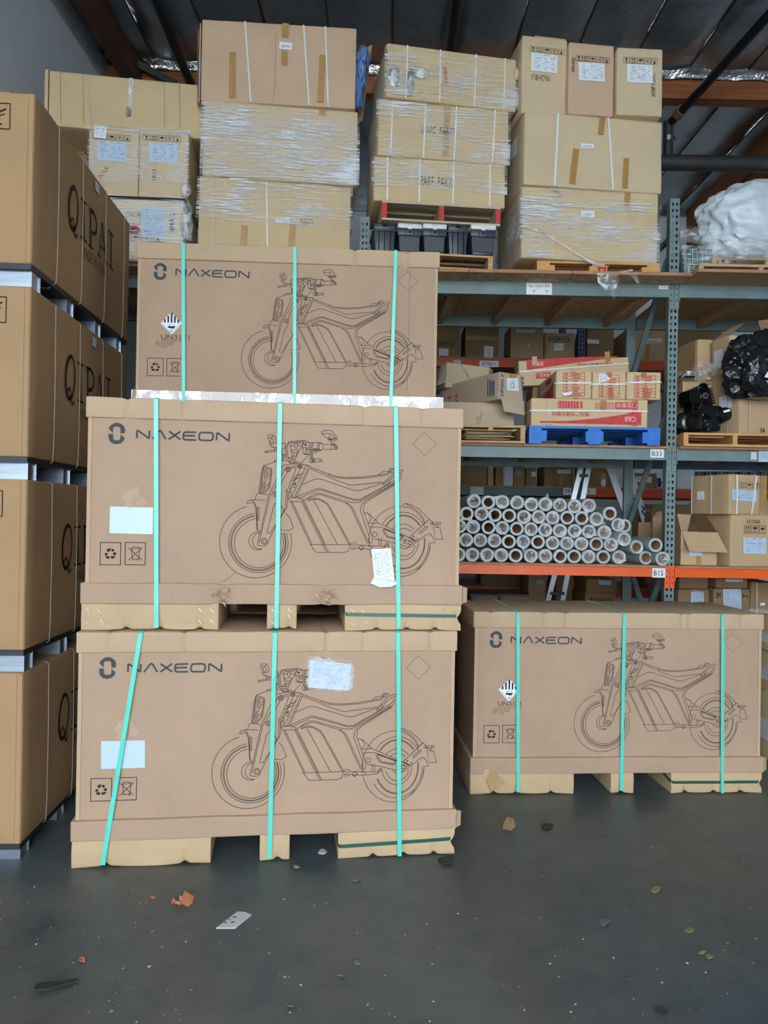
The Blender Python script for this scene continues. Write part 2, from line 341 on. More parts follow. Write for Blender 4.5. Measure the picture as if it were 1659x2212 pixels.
# ================================================================== motorcycle crates
Z1, Z2, Z3, Z4, CD, HW = .128, .224, .999, 1.097, .665, .90
POSE = {'A': (-.519, 3.6954, .1285, 0.0), 'B': (-.5077, 3.7174, .1132, Z4), 'C': (-.5888, 4.6015, .0507, 2 * Z4 - .0406), 'D': (1.4453, 4.6882, .0683, 0.0)}
YBODY = .016
def loc_on(pose, px, py, y=YBODY):
    x, yy, a, z = pose; d = ray(px, py); c, s = math.cos(a), math.sin(a)
    ox, oy, oz = ORG.x - x, ORG.y - yy, ORG.z - z
    lo = (c * ox + s * oy, -s * ox + c * oy, oz); ld = (c * d.x + s * d.y, -s * d.x + c * d.y, d.z)
    t = (y - lo[1]) / ld[1]; return (lo[0] + ld[0] * t, lo[2] + ld[2] * t)
PB = POSE['B']
def zoomer(ox, oy, s): return lambda pts: [loc_on(PB, ox + x / s, oy + y / s) for x, y in pts]
S1, S2, S3, S4 = zoomer(440, 900, 3.072), zoomer(540, 910, 7.541), zoomer(740, 1000, 6.9125), zoomer(200, 900, 5.184)
# --- the motorcycle drawing, traced line by line
BIKE = []
def L1(*p): BIKE.append(S1(p))
def L2(*p): BIKE.append(S2(p))
def L3(*p): BIKE.append(S3(p))
for c, rx, ry, a0, a1 in (((344, 830), 239, 240, 256, -14), ((363, 838), 197, 197, 262, -20), ((363, 838), 184, 184, 262, -22), ((364, 838), 178, 178, 262, -22), ((367, 840), 163, 163, 262, -25),
                          ((360, 825), 60, 59, 290, 60), ((374, 825), 50, 53, 270, 80)): L1(*arc(*c, rx, ry, a0, a1))
L1(*circ(402, 827, 20)); L1(*circ(402, 827, 12))
L1((570, 318), (535, 322), (518, 332), (490, 400), (430, 525), (405, 640), (356, 845), (360, 856), (400, 859), (420, 850), (445, 795), (490, 700), (553, 600), (558, 560), (555, 490), (612, 345))
L1((540, 342), (497, 430), (440, 530), (368, 840)); L1((556, 365), (500, 470), (490, 560), (465, 590), (420, 768), (440, 775), (520, 650), (532, 625), (515, 590))
L1((548, 480), (545, 600), (505, 680)); L1(*circ(478, 515, 17)); L1(*circ(478, 515, 9))
L1((285, 577), (297, 558), (330, 550), (410, 556)); L1((290, 576), (330, 570), (344, 600), (350, 690), (355, 755), (372, 758)); L1((315, 553), (335, 565), (350, 600), (358, 752))
L1((357, 605), (362, 600), (367, 605), (367, 685), (362, 690), (357, 685), (357, 605)); L1((545, 640), (570, 670), (590, 720), (595, 738), (560, 757), (510, 750))
L1((378, 508), (352, 515), (338, 552)); L1((398, 325), (450, 345), (454, 365), (438, 470), (402, 510), (370, 505), (366, 490), (385, 362), (398, 325)); L1((398, 335), (445, 352), (448, 366), (432, 466), (400, 500), (375, 495), (392, 362), (398, 335))
L1((396, 352), (418, 350), (426, 400), (408, 435), (386, 430), (394, 362), (396, 352)); L1((402, 362), (412, 362), (414, 400), (404, 412), (402, 362)); L1((386, 442), (405, 440), (413, 460), (396, 492), (382, 486), (386, 442)); L1((392, 452), (400, 450), (402, 470), (392, 480), (392, 452))
L1((432, 366), (447, 363)); L1((431, 378), (446, 375)); L1((430, 390), (442, 388)); L1((420, 450), (428, 445), (424, 465)); L1((366, 490), (380, 512), (425, 520))
L1((398, 325), (470, 302), (530, 290), (575, 300)); L1((468, 303), (468, 293), (520, 284))
# cockpit
L2((295, 235), (330, 222), (380, 222), (410, 260), (425, 320), (420, 355), (390, 372), (345, 355), (310, 320), (290, 270), (295, 235)); L2((300, 272), (345, 262), (395, 235)); L2((325, 335), (350, 270), (375, 290), (385, 340), (350, 355))
L2((310, 350), (325, 390), (360, 425), (440, 447)); L2((330, 355), (345, 385), (380, 415), (440, 432)); L2(*circ(262, 499, 17)); L2((278, 490), (380, 465), (455, 455)); L2((275, 507), (380, 492), (455, 480)); L2((380, 465), (400, 478), (380, 492))
L2((440, 432), (510, 440)); L2((455, 455), (512, 460)); L2((510, 358), (570, 358), (578, 440), (510, 445), (510, 358)); L2((515, 445), (520, 540), (590, 545)); L2((545, 545), (545, 630)); L2((575, 545), (578, 620)); L2((530, 548), (530, 630))
L2((640, 330), (880, 312), (930, 325), (960, 345)); L2((640, 330), (590, 395), (575, 430), (605, 625), (620, 635), (725, 640), (870, 345), (882, 312)); L2((650, 346), (870, 332)); L2((632, 370), (600, 430), (625, 605), (690, 570), (668, 480), (660, 375), (690, 360), (840, 354))
L2((640, 330), (632, 370)); L2((720, 375), (735, 440), (765, 440), (777, 370)); L2((728, 375), (768, 372)); L2((665, 467), (790, 470)); L2((690, 570), (740, 575), (790, 470)); L2((680, 480), (720, 515), (765, 515)); L2((720, 515), (705, 570)); L2((620, 605), (735, 605)); L2((660, 400), (725, 402)); L2((772, 400), (830, 398)); L2((690, 640), (690, 570))
L2((850, 430), (870, 360), (900, 345), (1020, 345), (1022, 420), (930, 435), (852, 430)); L2(*circ(905, 385, 14)); L2(*circ(905, 385, 7)); L2((970, 350), (970, 430)); L2((1000, 350), (1000, 425)); L2((1020, 352), (1140, 345), (1170, 360), (1190, 390), (1192, 440), (1165, 475), (1100, 485), (1030, 455))
L2(*arc(1150, 415, 48, 66, 90, 290)); L2(*arc(1165, 417, 42, 55, 90, 290)); L2((1195, 378), (1380, 378)); L2((1195, 460), (1370, 460)); L2(*arc(1345, 420, 22, 42, 90, 270)); L2(*circ(1400, 428, 25, 36)); L2(*circ(1402, 428, 11, 15))
L2((1165, 170), (1195, 155), (1310, 148), (1345, 170), (1415, 260), (1425, 295), (1405, 310), (1350, 308), (1265, 285), (1170, 205), (1165, 170)); L2((1172, 202), (1280, 200), (1320, 210), (1398, 286), (1350, 296), (1270, 280)); L2((1300, 215), (1285, 270)); L2((1285, 265), (1340, 275), (1418, 280))
L2((1265, 285), (1300, 325), (1372, 412)); L2((1295, 282), (1332, 325), (1410, 396)); L2((1345, 365), (1385, 400)); L2((860, 430), (870, 525), (905, 530), (912, 440)); L2((905, 530), (975, 535)); L2((920, 460), (950, 450), (1130, 450), (1150, 470), (1110, 480), (945, 490), (920, 460)); L2((960, 462), (1120, 460)); L2((1040, 485), (1070, 510), (1110, 480))
L2((980, 490), (985, 605)); L2((1000, 490), (1005, 600)); L2((1020, 485), (1025, 603)); L2(*circ(992, 640, 26, 38)); L2(*circ(1028, 638, 25, 37)); L2(*circ(1035, 640, 12, 15)); L2((1048, 612), (1170, 622), (1177, 655), (1050, 665)); L2((1140, 622), (1146, 655))
L2((882, 542), (965, 540), (825, 690), (725, 640)); L2((620, 650), (660, 700), (770, 692)); L2((640, 655), (680, 695)); L2((665, 650), (700, 692)); L2((700, 650), (785, 698)); L2(*circ(812, 733, 36)); L2(*circ(812, 733, 24)); L2(*circ(815, 733, 9)); L2(*circ(620, 783, 42)); L2(*circ(620, 783, 28)); L2(*circ(620, 783, 12)); L2((652, 745), (770, 722)); L2((668, 772), (760, 752)); L2((845, 690), (870, 705)); L2((705, 672), (735, 668), (738, 690), (708, 694), (705, 672))
# frame, tank, seat
L1((655, 320), (690, 321), (706, 333), (820, 378), (890, 398), (960, 405), (1060, 400), (1180, 385), (1225, 376)); L1((706, 345), (815, 392), (850, 412), (970, 455), (1090, 445), (1196, 433)); L1((820, 378), (850, 400), (950, 412), (1080, 407), (1230, 386))
L1((650, 452), (690, 435), (745, 412), (780, 415), (1000, 490), (1040, 490), (1160, 450), (1208, 438)); L1((600, 540), (745, 480), (775, 477), (995, 548), (1040, 548), (1285, 415), (1303, 392)); L1((625, 547), (755, 488), (775, 486), (1000, 557), (1037, 556), (1200, 468), (1290, 428)); L1((668, 556), (740, 510), (770, 508), (975, 570), (1030, 570), (1290, 432)); L1((680, 548), (760, 518), (780, 519), (960, 578))
L1((1190, 452), (1208, 425), (1240, 400), (1262, 368), (1318, 352), (1322, 366), (1272, 384), (1246, 410), (1226, 445), (1196, 457), (1190, 452)); L1((1205, 440), (1230, 415), (1225, 440)); L1((1160, 386), (1188, 366), (1225, 362), (1238, 344), (1265, 346), (1272, 362)); L1((1215, 380), (1245, 352), (1262, 352)); L1((1222, 372), (1252, 372)); L1((1226, 366), (1255, 362)); L1((1302, 384), (1312, 386), (1306, 410), (1292, 435))
L1((692, 322), (690, 345), (600, 540)); L1((706, 334), (612, 540)); L1((676, 322), (674, 340), (583, 532), (600, 540)); L1((640, 350), (565, 500), (560, 535)); L1((655, 340), (672, 345)); L1((602, 400), (655, 374), (645, 402), (600, 412), (602, 400)); L1(*circ(636, 388, 5)); L1((578, 455), (612, 436), (604, 472), (582, 464)); L1(*circ(602, 448, 5)); L1(*arc(566, 490, 14, 16, -80, 90)); L1(*arc(568, 515, 12, 18, -60, 90)); L1((597, 425), (630, 405)); L1((585, 430), (600, 418))
L1((1290, 440), (1095, 555), (1066, 580), (1058, 620), (1120, 800), (1118, 828), (1102, 846)); L1((1284, 436), (1078, 555), (1046, 585), (1040, 625), (1098, 795), (1102, 846)); L1((942, 574), (975, 590), (992, 612), (1095, 838)); L1((958, 588), (978, 604), (1086, 842))
L1((560, 542), (622, 534), (662, 552), (652, 563), (575, 562), (560, 542)); L1((575, 562), (710, 850)); L1((586, 562), (720, 850)); L1((650, 564), (790, 850), (818, 900)); L1((657, 560), (800, 848), (830, 900)); L1((665, 557), (806, 846)); L1((728, 550), (888, 850)); L1((690, 554), (735, 540), (772, 547), (820, 575), (836, 595), (972, 846)); L1((690, 560), (735, 547), (770, 553), (816, 580), (830, 600), (964, 848))
L1((702, 849), (985, 850)); L1((708, 850), (738, 893), (750, 901), (930, 902), (962, 890), (972, 850)); L1((985, 852), (1110, 855), (1200, 862), (1226, 842), (1222, 852), (1196, 872), (1110, 880), (1060, 876), (1045, 886), (1025, 870), (988, 882), (978, 868), (1010, 866)); L1(*arc(995, 848, 20, 12, 180, 360)); L1((1030, 868), (1046, 854), (1064, 868), (1046, 882), (1030, 868)); L1((1090, 858), (1120, 866), (1115, 876)); L1((1160, 805), (1162, 856)); L1((1176, 808), (1178, 856)); L1((1196, 860), (1210, 842), (1228, 838))
# rear end
L3((380, 900), (540, 900), (630, 940), (920, 1080), (1100, 1175), (1035, 1250), (960, 1255), (840, 1215), (650, 1165), (460, 1130)); L3((402, 957), (560, 956), (620, 975), (905, 1095)); L3((600, 1000), (622, 982), (900, 1088), (916, 1110), (860, 1152), (660, 1107), (606, 1022), (600, 1000)); L3((620, 1003), (635, 995), (892, 1098), (855, 1138), (672, 1094), (625, 1018), (620, 1003))
L3((325, 745), (370, 750), (400, 778), (430, 840), (385, 900)); L3((345, 748), (400, 765), (480, 838), (540, 900)); L3(*circ(480, 1067, 34)); L3((930, 1140), (1062, 1175), (1050, 1200), (1020, 1222), (910, 1196), (920, 1150), (930, 1140)); L3(*circ(1005, 1192, 24)); L3(*circ(937, 1170, 11)); L3((922, 1080), (1085, 1160), (1100, 1175))
L3(*arc(850, 1175, 460, 525, 172, 222)); L3(*arc(850, 1175, 460, 525, 222, 276)); L3(*arc(850, 1175, 460, 525, 2, 168)); L3(*arc(900, 1190, 385, 455, 218, 330)); L3(*arc(900, 1190, 385, 455, 0, 150)); L3(*arc(905, 1180, 325, 402, 218, 322)); L3(*arc(905, 1180, 325, 402, -8, 155)); L3(*arc(905, 1180, 314, 390, 216, 322)); L3(*arc(905, 1180, 314, 390, -8, 155)); L3(*arc(905, 1180, 225, 266, 225, 318)); L3(*arc(905, 1180, 225, 266, 0, 175)); L3(*arc(915, 1185, 175, 205, 228, 312)); L3(*arc(915, 1185, 175, 205, 15, 165)); L3(*arc(925, 1215, 82, 66, 10, 170)); L3(*arc(900, 1190, 412, 470, 5, 60))
L3((905, 655), (900, 630), (922, 606), (1000, 615), (1130, 680), (1220, 765), (1290, 845)); L3((935, 608), (1050, 665), (1150, 745), (1210, 832), (1226, 890), (1216, 918)); L3((905, 655), (1000, 670), (1100, 728), (1180, 820), (1215, 890))
L3((1000, 1105), (1285, 848), (1325, 860), (1352, 900), (1366, 990), (1382, 1190), (1348, 1110), (1302, 1055), (1240, 1080), (1130, 1168), (1100, 1165), (1000, 1105)); L3((1015, 1092), (1300, 838)); L3((1145, 1040), (1150, 1026), (1255, 945), (1271, 953), (1262, 972), (1160, 1056), (1145, 1040)); L3(*circ(1060, 1100, 12)); L3(*circ(1122, 1138, 12)); L3((1385, 965), (1450, 965), (1500, 1140), (1385, 1135)); L3((1340, 888), (1460, 888), (1460, 918), (1345, 915), (1340, 888)); L3((1425, 890), (1425, 915)); L3(*circ(1325, 905, 15)); L3((1365, 930), (1420, 935), (1420, 950), (1385, 965)); L3((1312, 1190), (1382, 1190))
LOGO_T = S4([(180, 135), (195, 105), (230, 78), (272, 67), (315, 78), (350, 105), (365, 140), (362, 188), (312, 186), (312, 140), (305, 118), (290, 113), (250, 113), (235, 120), (230, 140), (231, 184)])
LOGO_B = S4([(178, 192), (230, 192), (231, 240), (240, 258), (255, 265), (290, 265), (305, 258), (313, 240), (313, 197), (360, 240), (345, 275), (315, 300), (270, 310), (225, 302), (192, 275), (178, 235)])
BRAND = [S4(p) for p in ([(496, 242), (499, 160), (512, 157), (628, 241), (634, 240), (638, 158)], [(672, 250), (740, 165), (755, 158), (768, 165), (820, 254)], [(855, 163), (985, 257)], [(985, 166), (852, 254)],
    [(1161, 176), (1045, 174), (1024, 182), (1017, 200), (1015, 235), (1022, 252), (1042, 260), (1161, 262)], [(1020, 214), (1150, 214)], [(1196, 200), (1204, 184), (1222, 178), (1325, 181), (1343, 189), (1350, 206), (1346, 248), (1337, 262), (1320, 268), (1215, 264), (1197, 257), (1191, 240), (1196, 200)], [(1388, 266), (1392, 190), (1404, 184), (1520, 269), (1527, 268), (1531, 186)])]
def rect(a, b): return [(a[0], a[1]), (b[0], a[1]), (b[0], b[1]), (a[0], b[1])]
q = S4([(88, 1408), (312, 1660), (368, 1408), (588, 1660), (200, 1534), (480, 1534)])
K12 = (S4([(0, 0), (51.84, 0)])[1][0] - S4([(0, 0)])[0][0]) / 10 / 12.29                     # metres per pixel of the close-up
REC = [[(q[4][0] + (x - 218) * K12, q[4][1] - (y - 1790) * K12) for x, y in p] for p in (
    [(110, 1700), (145, 1652), (240, 1645), (215, 1690), (190, 1740), (150, 1740)], [(235, 1700), (265, 1655), (300, 1660), (320, 1705), (265, 1742), (245, 1725)], [(272, 1800), (310, 1755), (360, 1745), (375, 1800), (345, 1835), (310, 1825)],
    [(232, 1855), (360, 1855), (330, 1905), (305, 1925), (230, 1925)], [(75, 1855), (185, 1858), (206, 1890), (180, 1936), (170, 1925), (110, 1925)], [(60, 1812), (90, 1762), (155, 1790), (125, 1845), (80, 1838)])]
def BN(*p): return [(q[5][0] + (x - 885) * K12, q[5][1] - (y - 1775) * K12) for x, y in p]
BIN = [BN((700, 1615), (1065, 1950)), BN((1075, 1605), (695, 1965)), BN((780, 1640), (803, 1922)), BN((1000, 1635), (975, 1902)), BN((780, 1638), (788, 1607), (850, 1590), (940, 1590), (1000, 1608), (1006, 1632), (780, 1645)), BN((803, 1924), (935, 1924)), BN(*circ(960, 1930, 25)), BN((810, 1925), (810, 1962))]
DIAM = zoomer(690, 820, 4.74)([(956, 658), (1077, 540), (1202, 662), (1077, 780)])
FEET = ((-.905, -.272), (-.045, .098), (.330, .903))

def crate(key, label, creases, straps, fstrap, feet_dents, extras=None, feet=FEET, strapback=True):
    x, y, a, z = POSE[key]; P = POSE[key]
    t = T('motorcycle_crate', label, 'crate', (x, y, z), a); sd = ord(key)
    U = lambda px, py, yy=YBODY: loc_on(P, px, py, yy)
    cx = [U(c, (1385 if key == 'A' else 882 if key == 'B' else 540 if key == 'C' else 1336))[0] for c in creases]
    def lidf(p):
        p = p.copy(); d = 0
        for c in cx: d += math.exp(-((p.x - c) / .0085) ** 2) + .35 * math.exp(-((p.x - c) / .045) ** 2)
        if p.z > Z4 - .01: p.z -= .006 * d + .003 * abs(nz(p, 3, sd))
        if p.y < .01: p.y += .008 * d - .004 * nz(p, 4, sd) + .004
        return p
    gridbox('lid', -HW, HW, 0, CD, Z3, Z4, (240, 2, 3), lidf, 'lid_card', t, .005)
    def bodyf(p):
        p = p.copy(); e = max(0, 1 - abs(p.x) / .86) ** .4 * math.sin(math.pi * min(1, max(0, (p.z - Z2) / (Z3 - Z2))))
        if p.y < YBODY + .001: p.y -= .004 * e + .0015 * nz(p, 3, sd)
        return p
    gridbox('carton_body', -.884, .889, YBODY, CD - .012, Z2 - .03, Z3 + .03, (24, 4, 14), None, 'crate_card', t, .006)
    for sgn in (-1, 1):                                              # folded joint at the body's front corners
        MB().box(*sorted((sgn * .872, sgn * .890)), YBODY - .004, YBODY + .03, Z2, Z3).obj('corner_fold', 'lid_card', t)
    def trayf(p):
        p = p.copy()
        if p.y < .0: p.y += .006 * nz(p, 3.5, sd + 9)
        p.z += .004 * nz(p, 2.5, sd + 4) if p.z < Z1 + .01 else .003 * nz(p, 5, sd)
        if key == 'B' and p.y < .01:
            for c in (-.255, .232):
                d = math.exp(-((p.x - c) / .05) ** 2)
                p.y += .028 * d * (.5 + .9 * abs(nz(p, 22, 3))); p.z -= .012 * d * nz(p, 18, 2)
        return p
    gridbox('tray', -.9075, .9075, -.005, CD + .005, Z1, Z2, (110, 2, 6), trayf, 'crate_card', t, .004)
    tw = -.905
    MB().poly([(.9075, -.004, Z1 + .01), (.932, .012, Z1 + .012), (.934, .014, Z2 - .014), (.909, -.004, Z2 - .004)]).poly([(.9085, -.001, Z2 - .004), (.935, .017, Z2 - .014), (.933, .015, Z1 + .012), (.9085, -.001, Z1 + .01)]).obj('corner_flap', 'lid_card', t)
    for i, (f0, f1) in enumerate(feet):
        def footf(p, i=i):
            p = p.copy()
            for c in feet_dents[i]:
                d = math.exp(-((p.x - c) / .013) ** 2); dd = math.exp(-(abs(p.x - c) / .075) ** 1.5)
                if p.z < Z1 * .75:
                    k = 1 - p.z / (Z1 * .75); p.z += (.009 * d + .007 * dd) * k
                    if p.y < .02: p.y += .014 * d * k
            if p.y < .02: p.y += .010 - .006 * math.sin(math.pi * p.z / Z1) + .004 * nz(p, 7, sd + i) + .005 * nz((p.x * 6, 0, p.z * 45), 1, sd + i)
            if i == 2 and fstrap and p.x > f1 - .02: p.x -= .022 * math.exp(-((p.z - .062) / .02) ** 2)
            return p
        gridbox('foot', f0, f1, 0, CD, 0, Z1 + .004, (int((f1 - f0) * 110), 3, 8), footf, 'foot_card', t, .006)
        if key == 'B':
            sp = ((f0 + .035, .10), (f0 + .085, .095), (f0 + .035, .035), (f0 + .10, .045), (f1 - .085, .10), (f1 - .03, .095), (f1 - .085, .045), (f1 - .03, .045)) if i != 1 else ((f0 + .03, .10), (f1 - .035, .10), (f0 + .03, .04), (f1 - .035, .07))
            for s_, (sx, sz) in enumerate(sp):
                MB().tube([(sx - .009, .012, sz + .008), (sx - .007, -.004, sz + .0075), (sx + .007, -.004, sz - .0075), (sx + .009, .012, sz - .008)], .0016, 6).obj('staple', 'zinc', t)
    for sxt, syt, sxb, syb in straps:                                 # polyester straps round the whole crate
        xt = U(sxt, syt, -.008)[0]; xb, zb = U(sxb, syb, -.008)
        zb = max(.004, zb) if key != 'C' else .004
        pts = [(xt, CD + .008, .01), (xt, CD + .008, Z4 + .001), (xt, CD * .5, Z4 + .001), (xt, .004, Z4 + .001), (xt, -.008, Z4 - .004)]
        nr = [(0, 1, 0), (0, .7, .7), (0, 0, 1), (0, -.5, .8), (0, -1, .1)]
        for k in range(1, 7):
            tt = k / 6; pts.append((xt + (xb - xt) * tt, -.011 + .002 * math.sin(3 * tt), Z4 - .004 + (zb - Z4 + .004) * tt)); nr.append((0, -1, 0))
        MB().ribbon(pts, .0205, nr, .0012).obj('strap', 'mint', t)
    if fstrap:
        (xa, za), (xb, zb) = U(*fstrap[0], 0), U(*fstrap[1], 0); f0, f1 = feet[2]
        pts = [(f0 - .002, .5, Z1 - .005), (f0 - .002, .12, za + .02), (f0 - .001, .01, za + .004), (f0 + .01, -.002, za), ((f0 + f1) / 2, -.003, (za + zb) / 2), (f1 - .03, .0, zb), (f1 - .018, .012, zb), (f1 - .016, .3, zb)]
        nr = [(-1, 0, 0), (-1, 0, 0), (-.8, -.5, 0), (-.3, -1, 0), (0, -1, 0), (.4, -1, 0), (1, -.3, 0), (1, 0, 0)]
        MB().ribbon(pts, .016, nr, .0014).obj('foot_strap', 'green_strap', t)
    yp = YBODY - .0010
    b = MB()
    for pl in BIKE: b.stroke(pl, .0026, yp)
    b.obj('printed_motorcycle', 'ink', t)
    MB().poly([(px, yp, pz) for px, pz in LOGO_T]).poly([(px, yp, pz) for px, pz in LOGO_B]).obj('printed_emblem', 'ink_grey', t)
    b = MB()
    for pl in BRAND: b.stroke(pl, .0086, yp)
    b.obj('printed_brand_name', 'ink_grey', t)
    b = MB().stroke(rect(q[0], q[1]), .0034, yp, closed=True)
    for pl in REC: b.poly([(px, yp, pz) for px, pz in pl])
    b.obj('recycling_mark', 'ink', t)
    b = MB().stroke(rect(q[2], q[3]), .0034, yp, closed=True)
    for pl in BIN: b.stroke(pl, .0030, yp)
    b.obj('crossed_bin_mark', 'ink', t)
    MB().stroke(DIAM, .0016, yp, closed=True).obj('printed_diamond', 'ink_brown', t)
    if extras: extras(t, U, yp)
    return t
def docpaper(name, pts, t, y, mat='paper', rows=14, seed=1, lines='line_grey', cols=3):
    """sheet with rows of unreadable small print; pts = four (x,z): top-left, top-right, bottom-right, bottom-left"""
    rnd = random.Random(seed); b = MB(); A, B_, C_, D_ = [Vector(p) for p in pts]
    b.add([(p.x, y, p.y) for p in (D_, C_, B_, A)] + [(p.x, y - .0012, p.y) for p in (D_, C_, B_, A)], [(3, 2, 1, 0), (4, 5, 6, 7), (0, 1, 5, 4), (1, 2, 6, 5), (2, 3, 7, 6), (3, 0, 4, 7)], 0)
    def P(u, v): return (A * (1 - u) + B_ * u) * (1 - v) + (D_ * (1 - u) + C_ * u) * v
    for r in range(rows):
        v = .07 + .88 * r / rows; u = .06 + .12 * rnd.random()
        while u < .9:
            l = rnd.uniform(.06, .3); e = min(.94, u + l)
            p0, p1 = P(u, v), P(e, v); h = .28 / rows * (A - D_).length * rnd.choice((.5, .8, 1.2))
            b.stroke([p0, p1], h, y - .0018, 1); u = e + rnd.uniform(.04, .22)
    for c in range(cols):
        u = .1 + .8 * (c + rnd.random() * .5) / max(1, cols); b.stroke([P(u, .3), P(u, .92)], .0012, y - .0018, 1)
    return b.obj(name, [mat, lines], t)
def white_label(t, U, yp, c4):
    p = [U(*c) for c in c4]
    b = MB().prism([p[3], p[2], p[1], p[0]], yp - .0008, yp); b.stroke([(p[0][0] + .08, p[0][1] - .003), (p[0][0] + .105, p[0][1] - .003)], .0012, yp - .0012, 1)
    b.obj('blank_label', ['sticker', 'pencil'], t)
def ex_A(t, U, yp):
    white_label(t, U, yp, ((219, 1601), (313, 1599), (313, 1658), (218, 1661)))
    docpaper('delivery_note', [U(670, 1425), U(759.5, 1434), U(753, 1491.5), U(665, 1484)], t, yp - .004, 'sticker', 18, 5, cols=5)
    o = [U(*c) for c in ((665, 1417), (700, 1418), (762, 1427), (765, 1450), (761, 1497), (735, 1495), (660, 1488), (663, 1450))]
    b = MB(); rnd = random.Random(2); cx = sum(p[0] for p in o) / 8; cz = sum(p[1] for p in o) / 8; vs = [(cx, yp - .010, cz)]
    for k in (.5, .86, 1.0): vs += [(cx + (p[0] - cx) * k, yp - (.010 if k < .9 else .003) - .003 * rnd.random(), cz + (p[1] - cz) * k) for p in o]
    fs = [(0, 1 + (i + 1) % 8, 1 + i) for i in range(8)]
    for r in range(2): fs += [(1 + r * 8 + i, 1 + r * 8 + (i + 1) % 8, 9 + r * 8 + (i + 1) % 8, 9 + r * 8 + i) for i in range(8)]
    b.add(vs, fs).obj('plastic_pouch', 'film_pouch', t, True, 30)
    stain(t, U, yp, (270, 1575))
def stain(t, U, yp, c):
    x, z = U(*c); b = MB(); rnd = random.Random(3)
    for k in range(5):
        ox, oz = rnd.uniform(-.04, .05), rnd.uniform(-.04, .04); n = 11
        b.poly([(x + ox + (.016 + .014 * rnd.random()) * math.cos(6.283 * i / n), yp + .0003 - .0001 * k, z + oz + (.014 + .018 * rnd.random()) * math.sin(6.283 * i / n)) for i in range(n - 1, -1, -1)])
    b.obj('scuff', 'scuff_card', t)
def ex_B(t, U, yp):
    white_label(t, U, yp, ((238, 1094), (331, 1096.5), (330, 1154), (236.5, 1151.5)))
    p = [U(*c) for c in ((802, 1186), (844, 1184), (852, 1254), (808, 1247))]
    docpaper('packing_sheet', p, t, yp - .004, 'paper', 22, 8, cols=5)
    c = [U(*k) for k in ((808, 1246), (852, 1252), (859, 1259), (842, 1266), (818, 1267), (799, 1259))]
    ys = (-.005, -.005, -.03, -.045, -.045, -.028)
    b = MB().add([(k[0], yp + y_, k[1]) for k, y_ in zip(c, ys)], [(0, 5, 4, 3), (0, 3, 2, 1)]); b.add([(k[0], yp + y_ + .001, k[1]) for k, y_ in zip(c, ys)], [(3, 4, 5, 0), (1, 2, 3, 0)])
    b.obj('curled_sheet_corner', 'paper', t)
    b = MB(); rnd = random.Random(6)                                  # torn corrugation at the two holes in the tray
    for cx in ((475, 1285), (700, 1285)):
        b = MB(); X, Zc = U(*cx, -.004)
        for k in range(16):
            a_, r_ = rnd.uniform(0, 6.28), rnd.uniform(.015, .05); x0, z0 = X + r_ * math.cos(a_), Zc - .01 + r_ * .7 * math.sin(a_)
            b.poly([(x0, .006, z0), (x0 + rnd.uniform(.01, .03), -.008 - .016 * rnd.random(), z0 + rnd.uniform(-.02, .02)), (x0 + rnd.uniform(-.01, .02), -.006, z0 + rnd.uniform(.008, .025))], k % 3 == 0)
        b.obj('torn_edge', ['lid_card', 'wood_grey'], t)
    X, Zc = U(508, 1236); b = MB().stroke([(X, Zc), (X - .02, Zc - .02), (X - .03, Zc - .03), (X - .055, Zc - .045)], .002, yp).obj('tear_line', 'ink_brown', t)
    stain(t, U, yp, (285, 1078))
def hazard(t, U, yp, c4, un, txt, ring):
    p = [Vector(U(*c)) for c in c4]; ctr = (p[0] + p[2]) / 2                # top,right,bottom,left
    b = MB().prism([tuple(v) for v in (p[3], p[2], p[1], p[0])], yp - .0008, yp)
    ins = [ctr + (v - ctr) * .86 for v in p]; b.stroke([ins[3], ins[2], ins[1]], .0014, yp - .0013, 1); b.stroke([ins[1], ins[0], ins[3]], .0014, yp - .0013, 1)
    w = (p[1] - p[3]).length; h = (p[0] - ctr).length
    for k in (-2, -1, 0, 1, 2):
        hx = k * w * .155; top = h * (1 - abs(hx) / (w / 2)) * .97; b.stroke([(ctr.x + hx, ctr.y + .004), (ctr.x + hx, ctr.y + top)], w * .075, yp - .0013, 1)
    for dx, dz, s_ in ((-.012, -.022, .016), (.006, -.024, .02), (.016, -.02, .012), (-.01, -.008, .008), (.012, -.006, .006)): b.stroke([(ctr.x + dx - s_ / 2, ctr.y + dz), (ctr.x + dx + s_ / 2, ctr.y + dz)], s_ * .7, yp - .0013, 1)
    b.stroke([(ctr.x - .003, ctr.y - h * .66), (ctr.x + .003, ctr.y - h * .66)], .008, yp - .0013, 1)
    b.obj('hazard_label', ['paper', 'ink'], t)
    a0, a1 = U(*un[0]), U(*un[1]); text('un_number', 'UN3171', .1, a0[0], a0[1], yp - .0002, 'ink_brown', t, fit=(a1[0] - a0[0], a1[1] - a0[1]))
    for (s_, c0, c1) in txt:
        a0, a1 = U(*c0), U(*c1); text('small_print', s_, .03, a0[0], a0[1], yp - .0002, 'ink_brown', t, fit=(a1[0] - a0[0], a1[1] - a0[1]))
    r0 = U(*ring); b = MB().stroke(circ(*r0, .0145, n=18), .0016, yp - .0002)
    for sg in (1, -1): b.stroke([(r0[0] - .005, r0[1] + sg * .009), (r0[0] - .005, r0[1] + sg * .002), (r0[0] + .005, r0[1] + sg * .002), (r0[0] + .005, r0[1] + sg * .009)], .0018, yp - .0002)
    b.obj('un_mark', 'ink_brown', t)
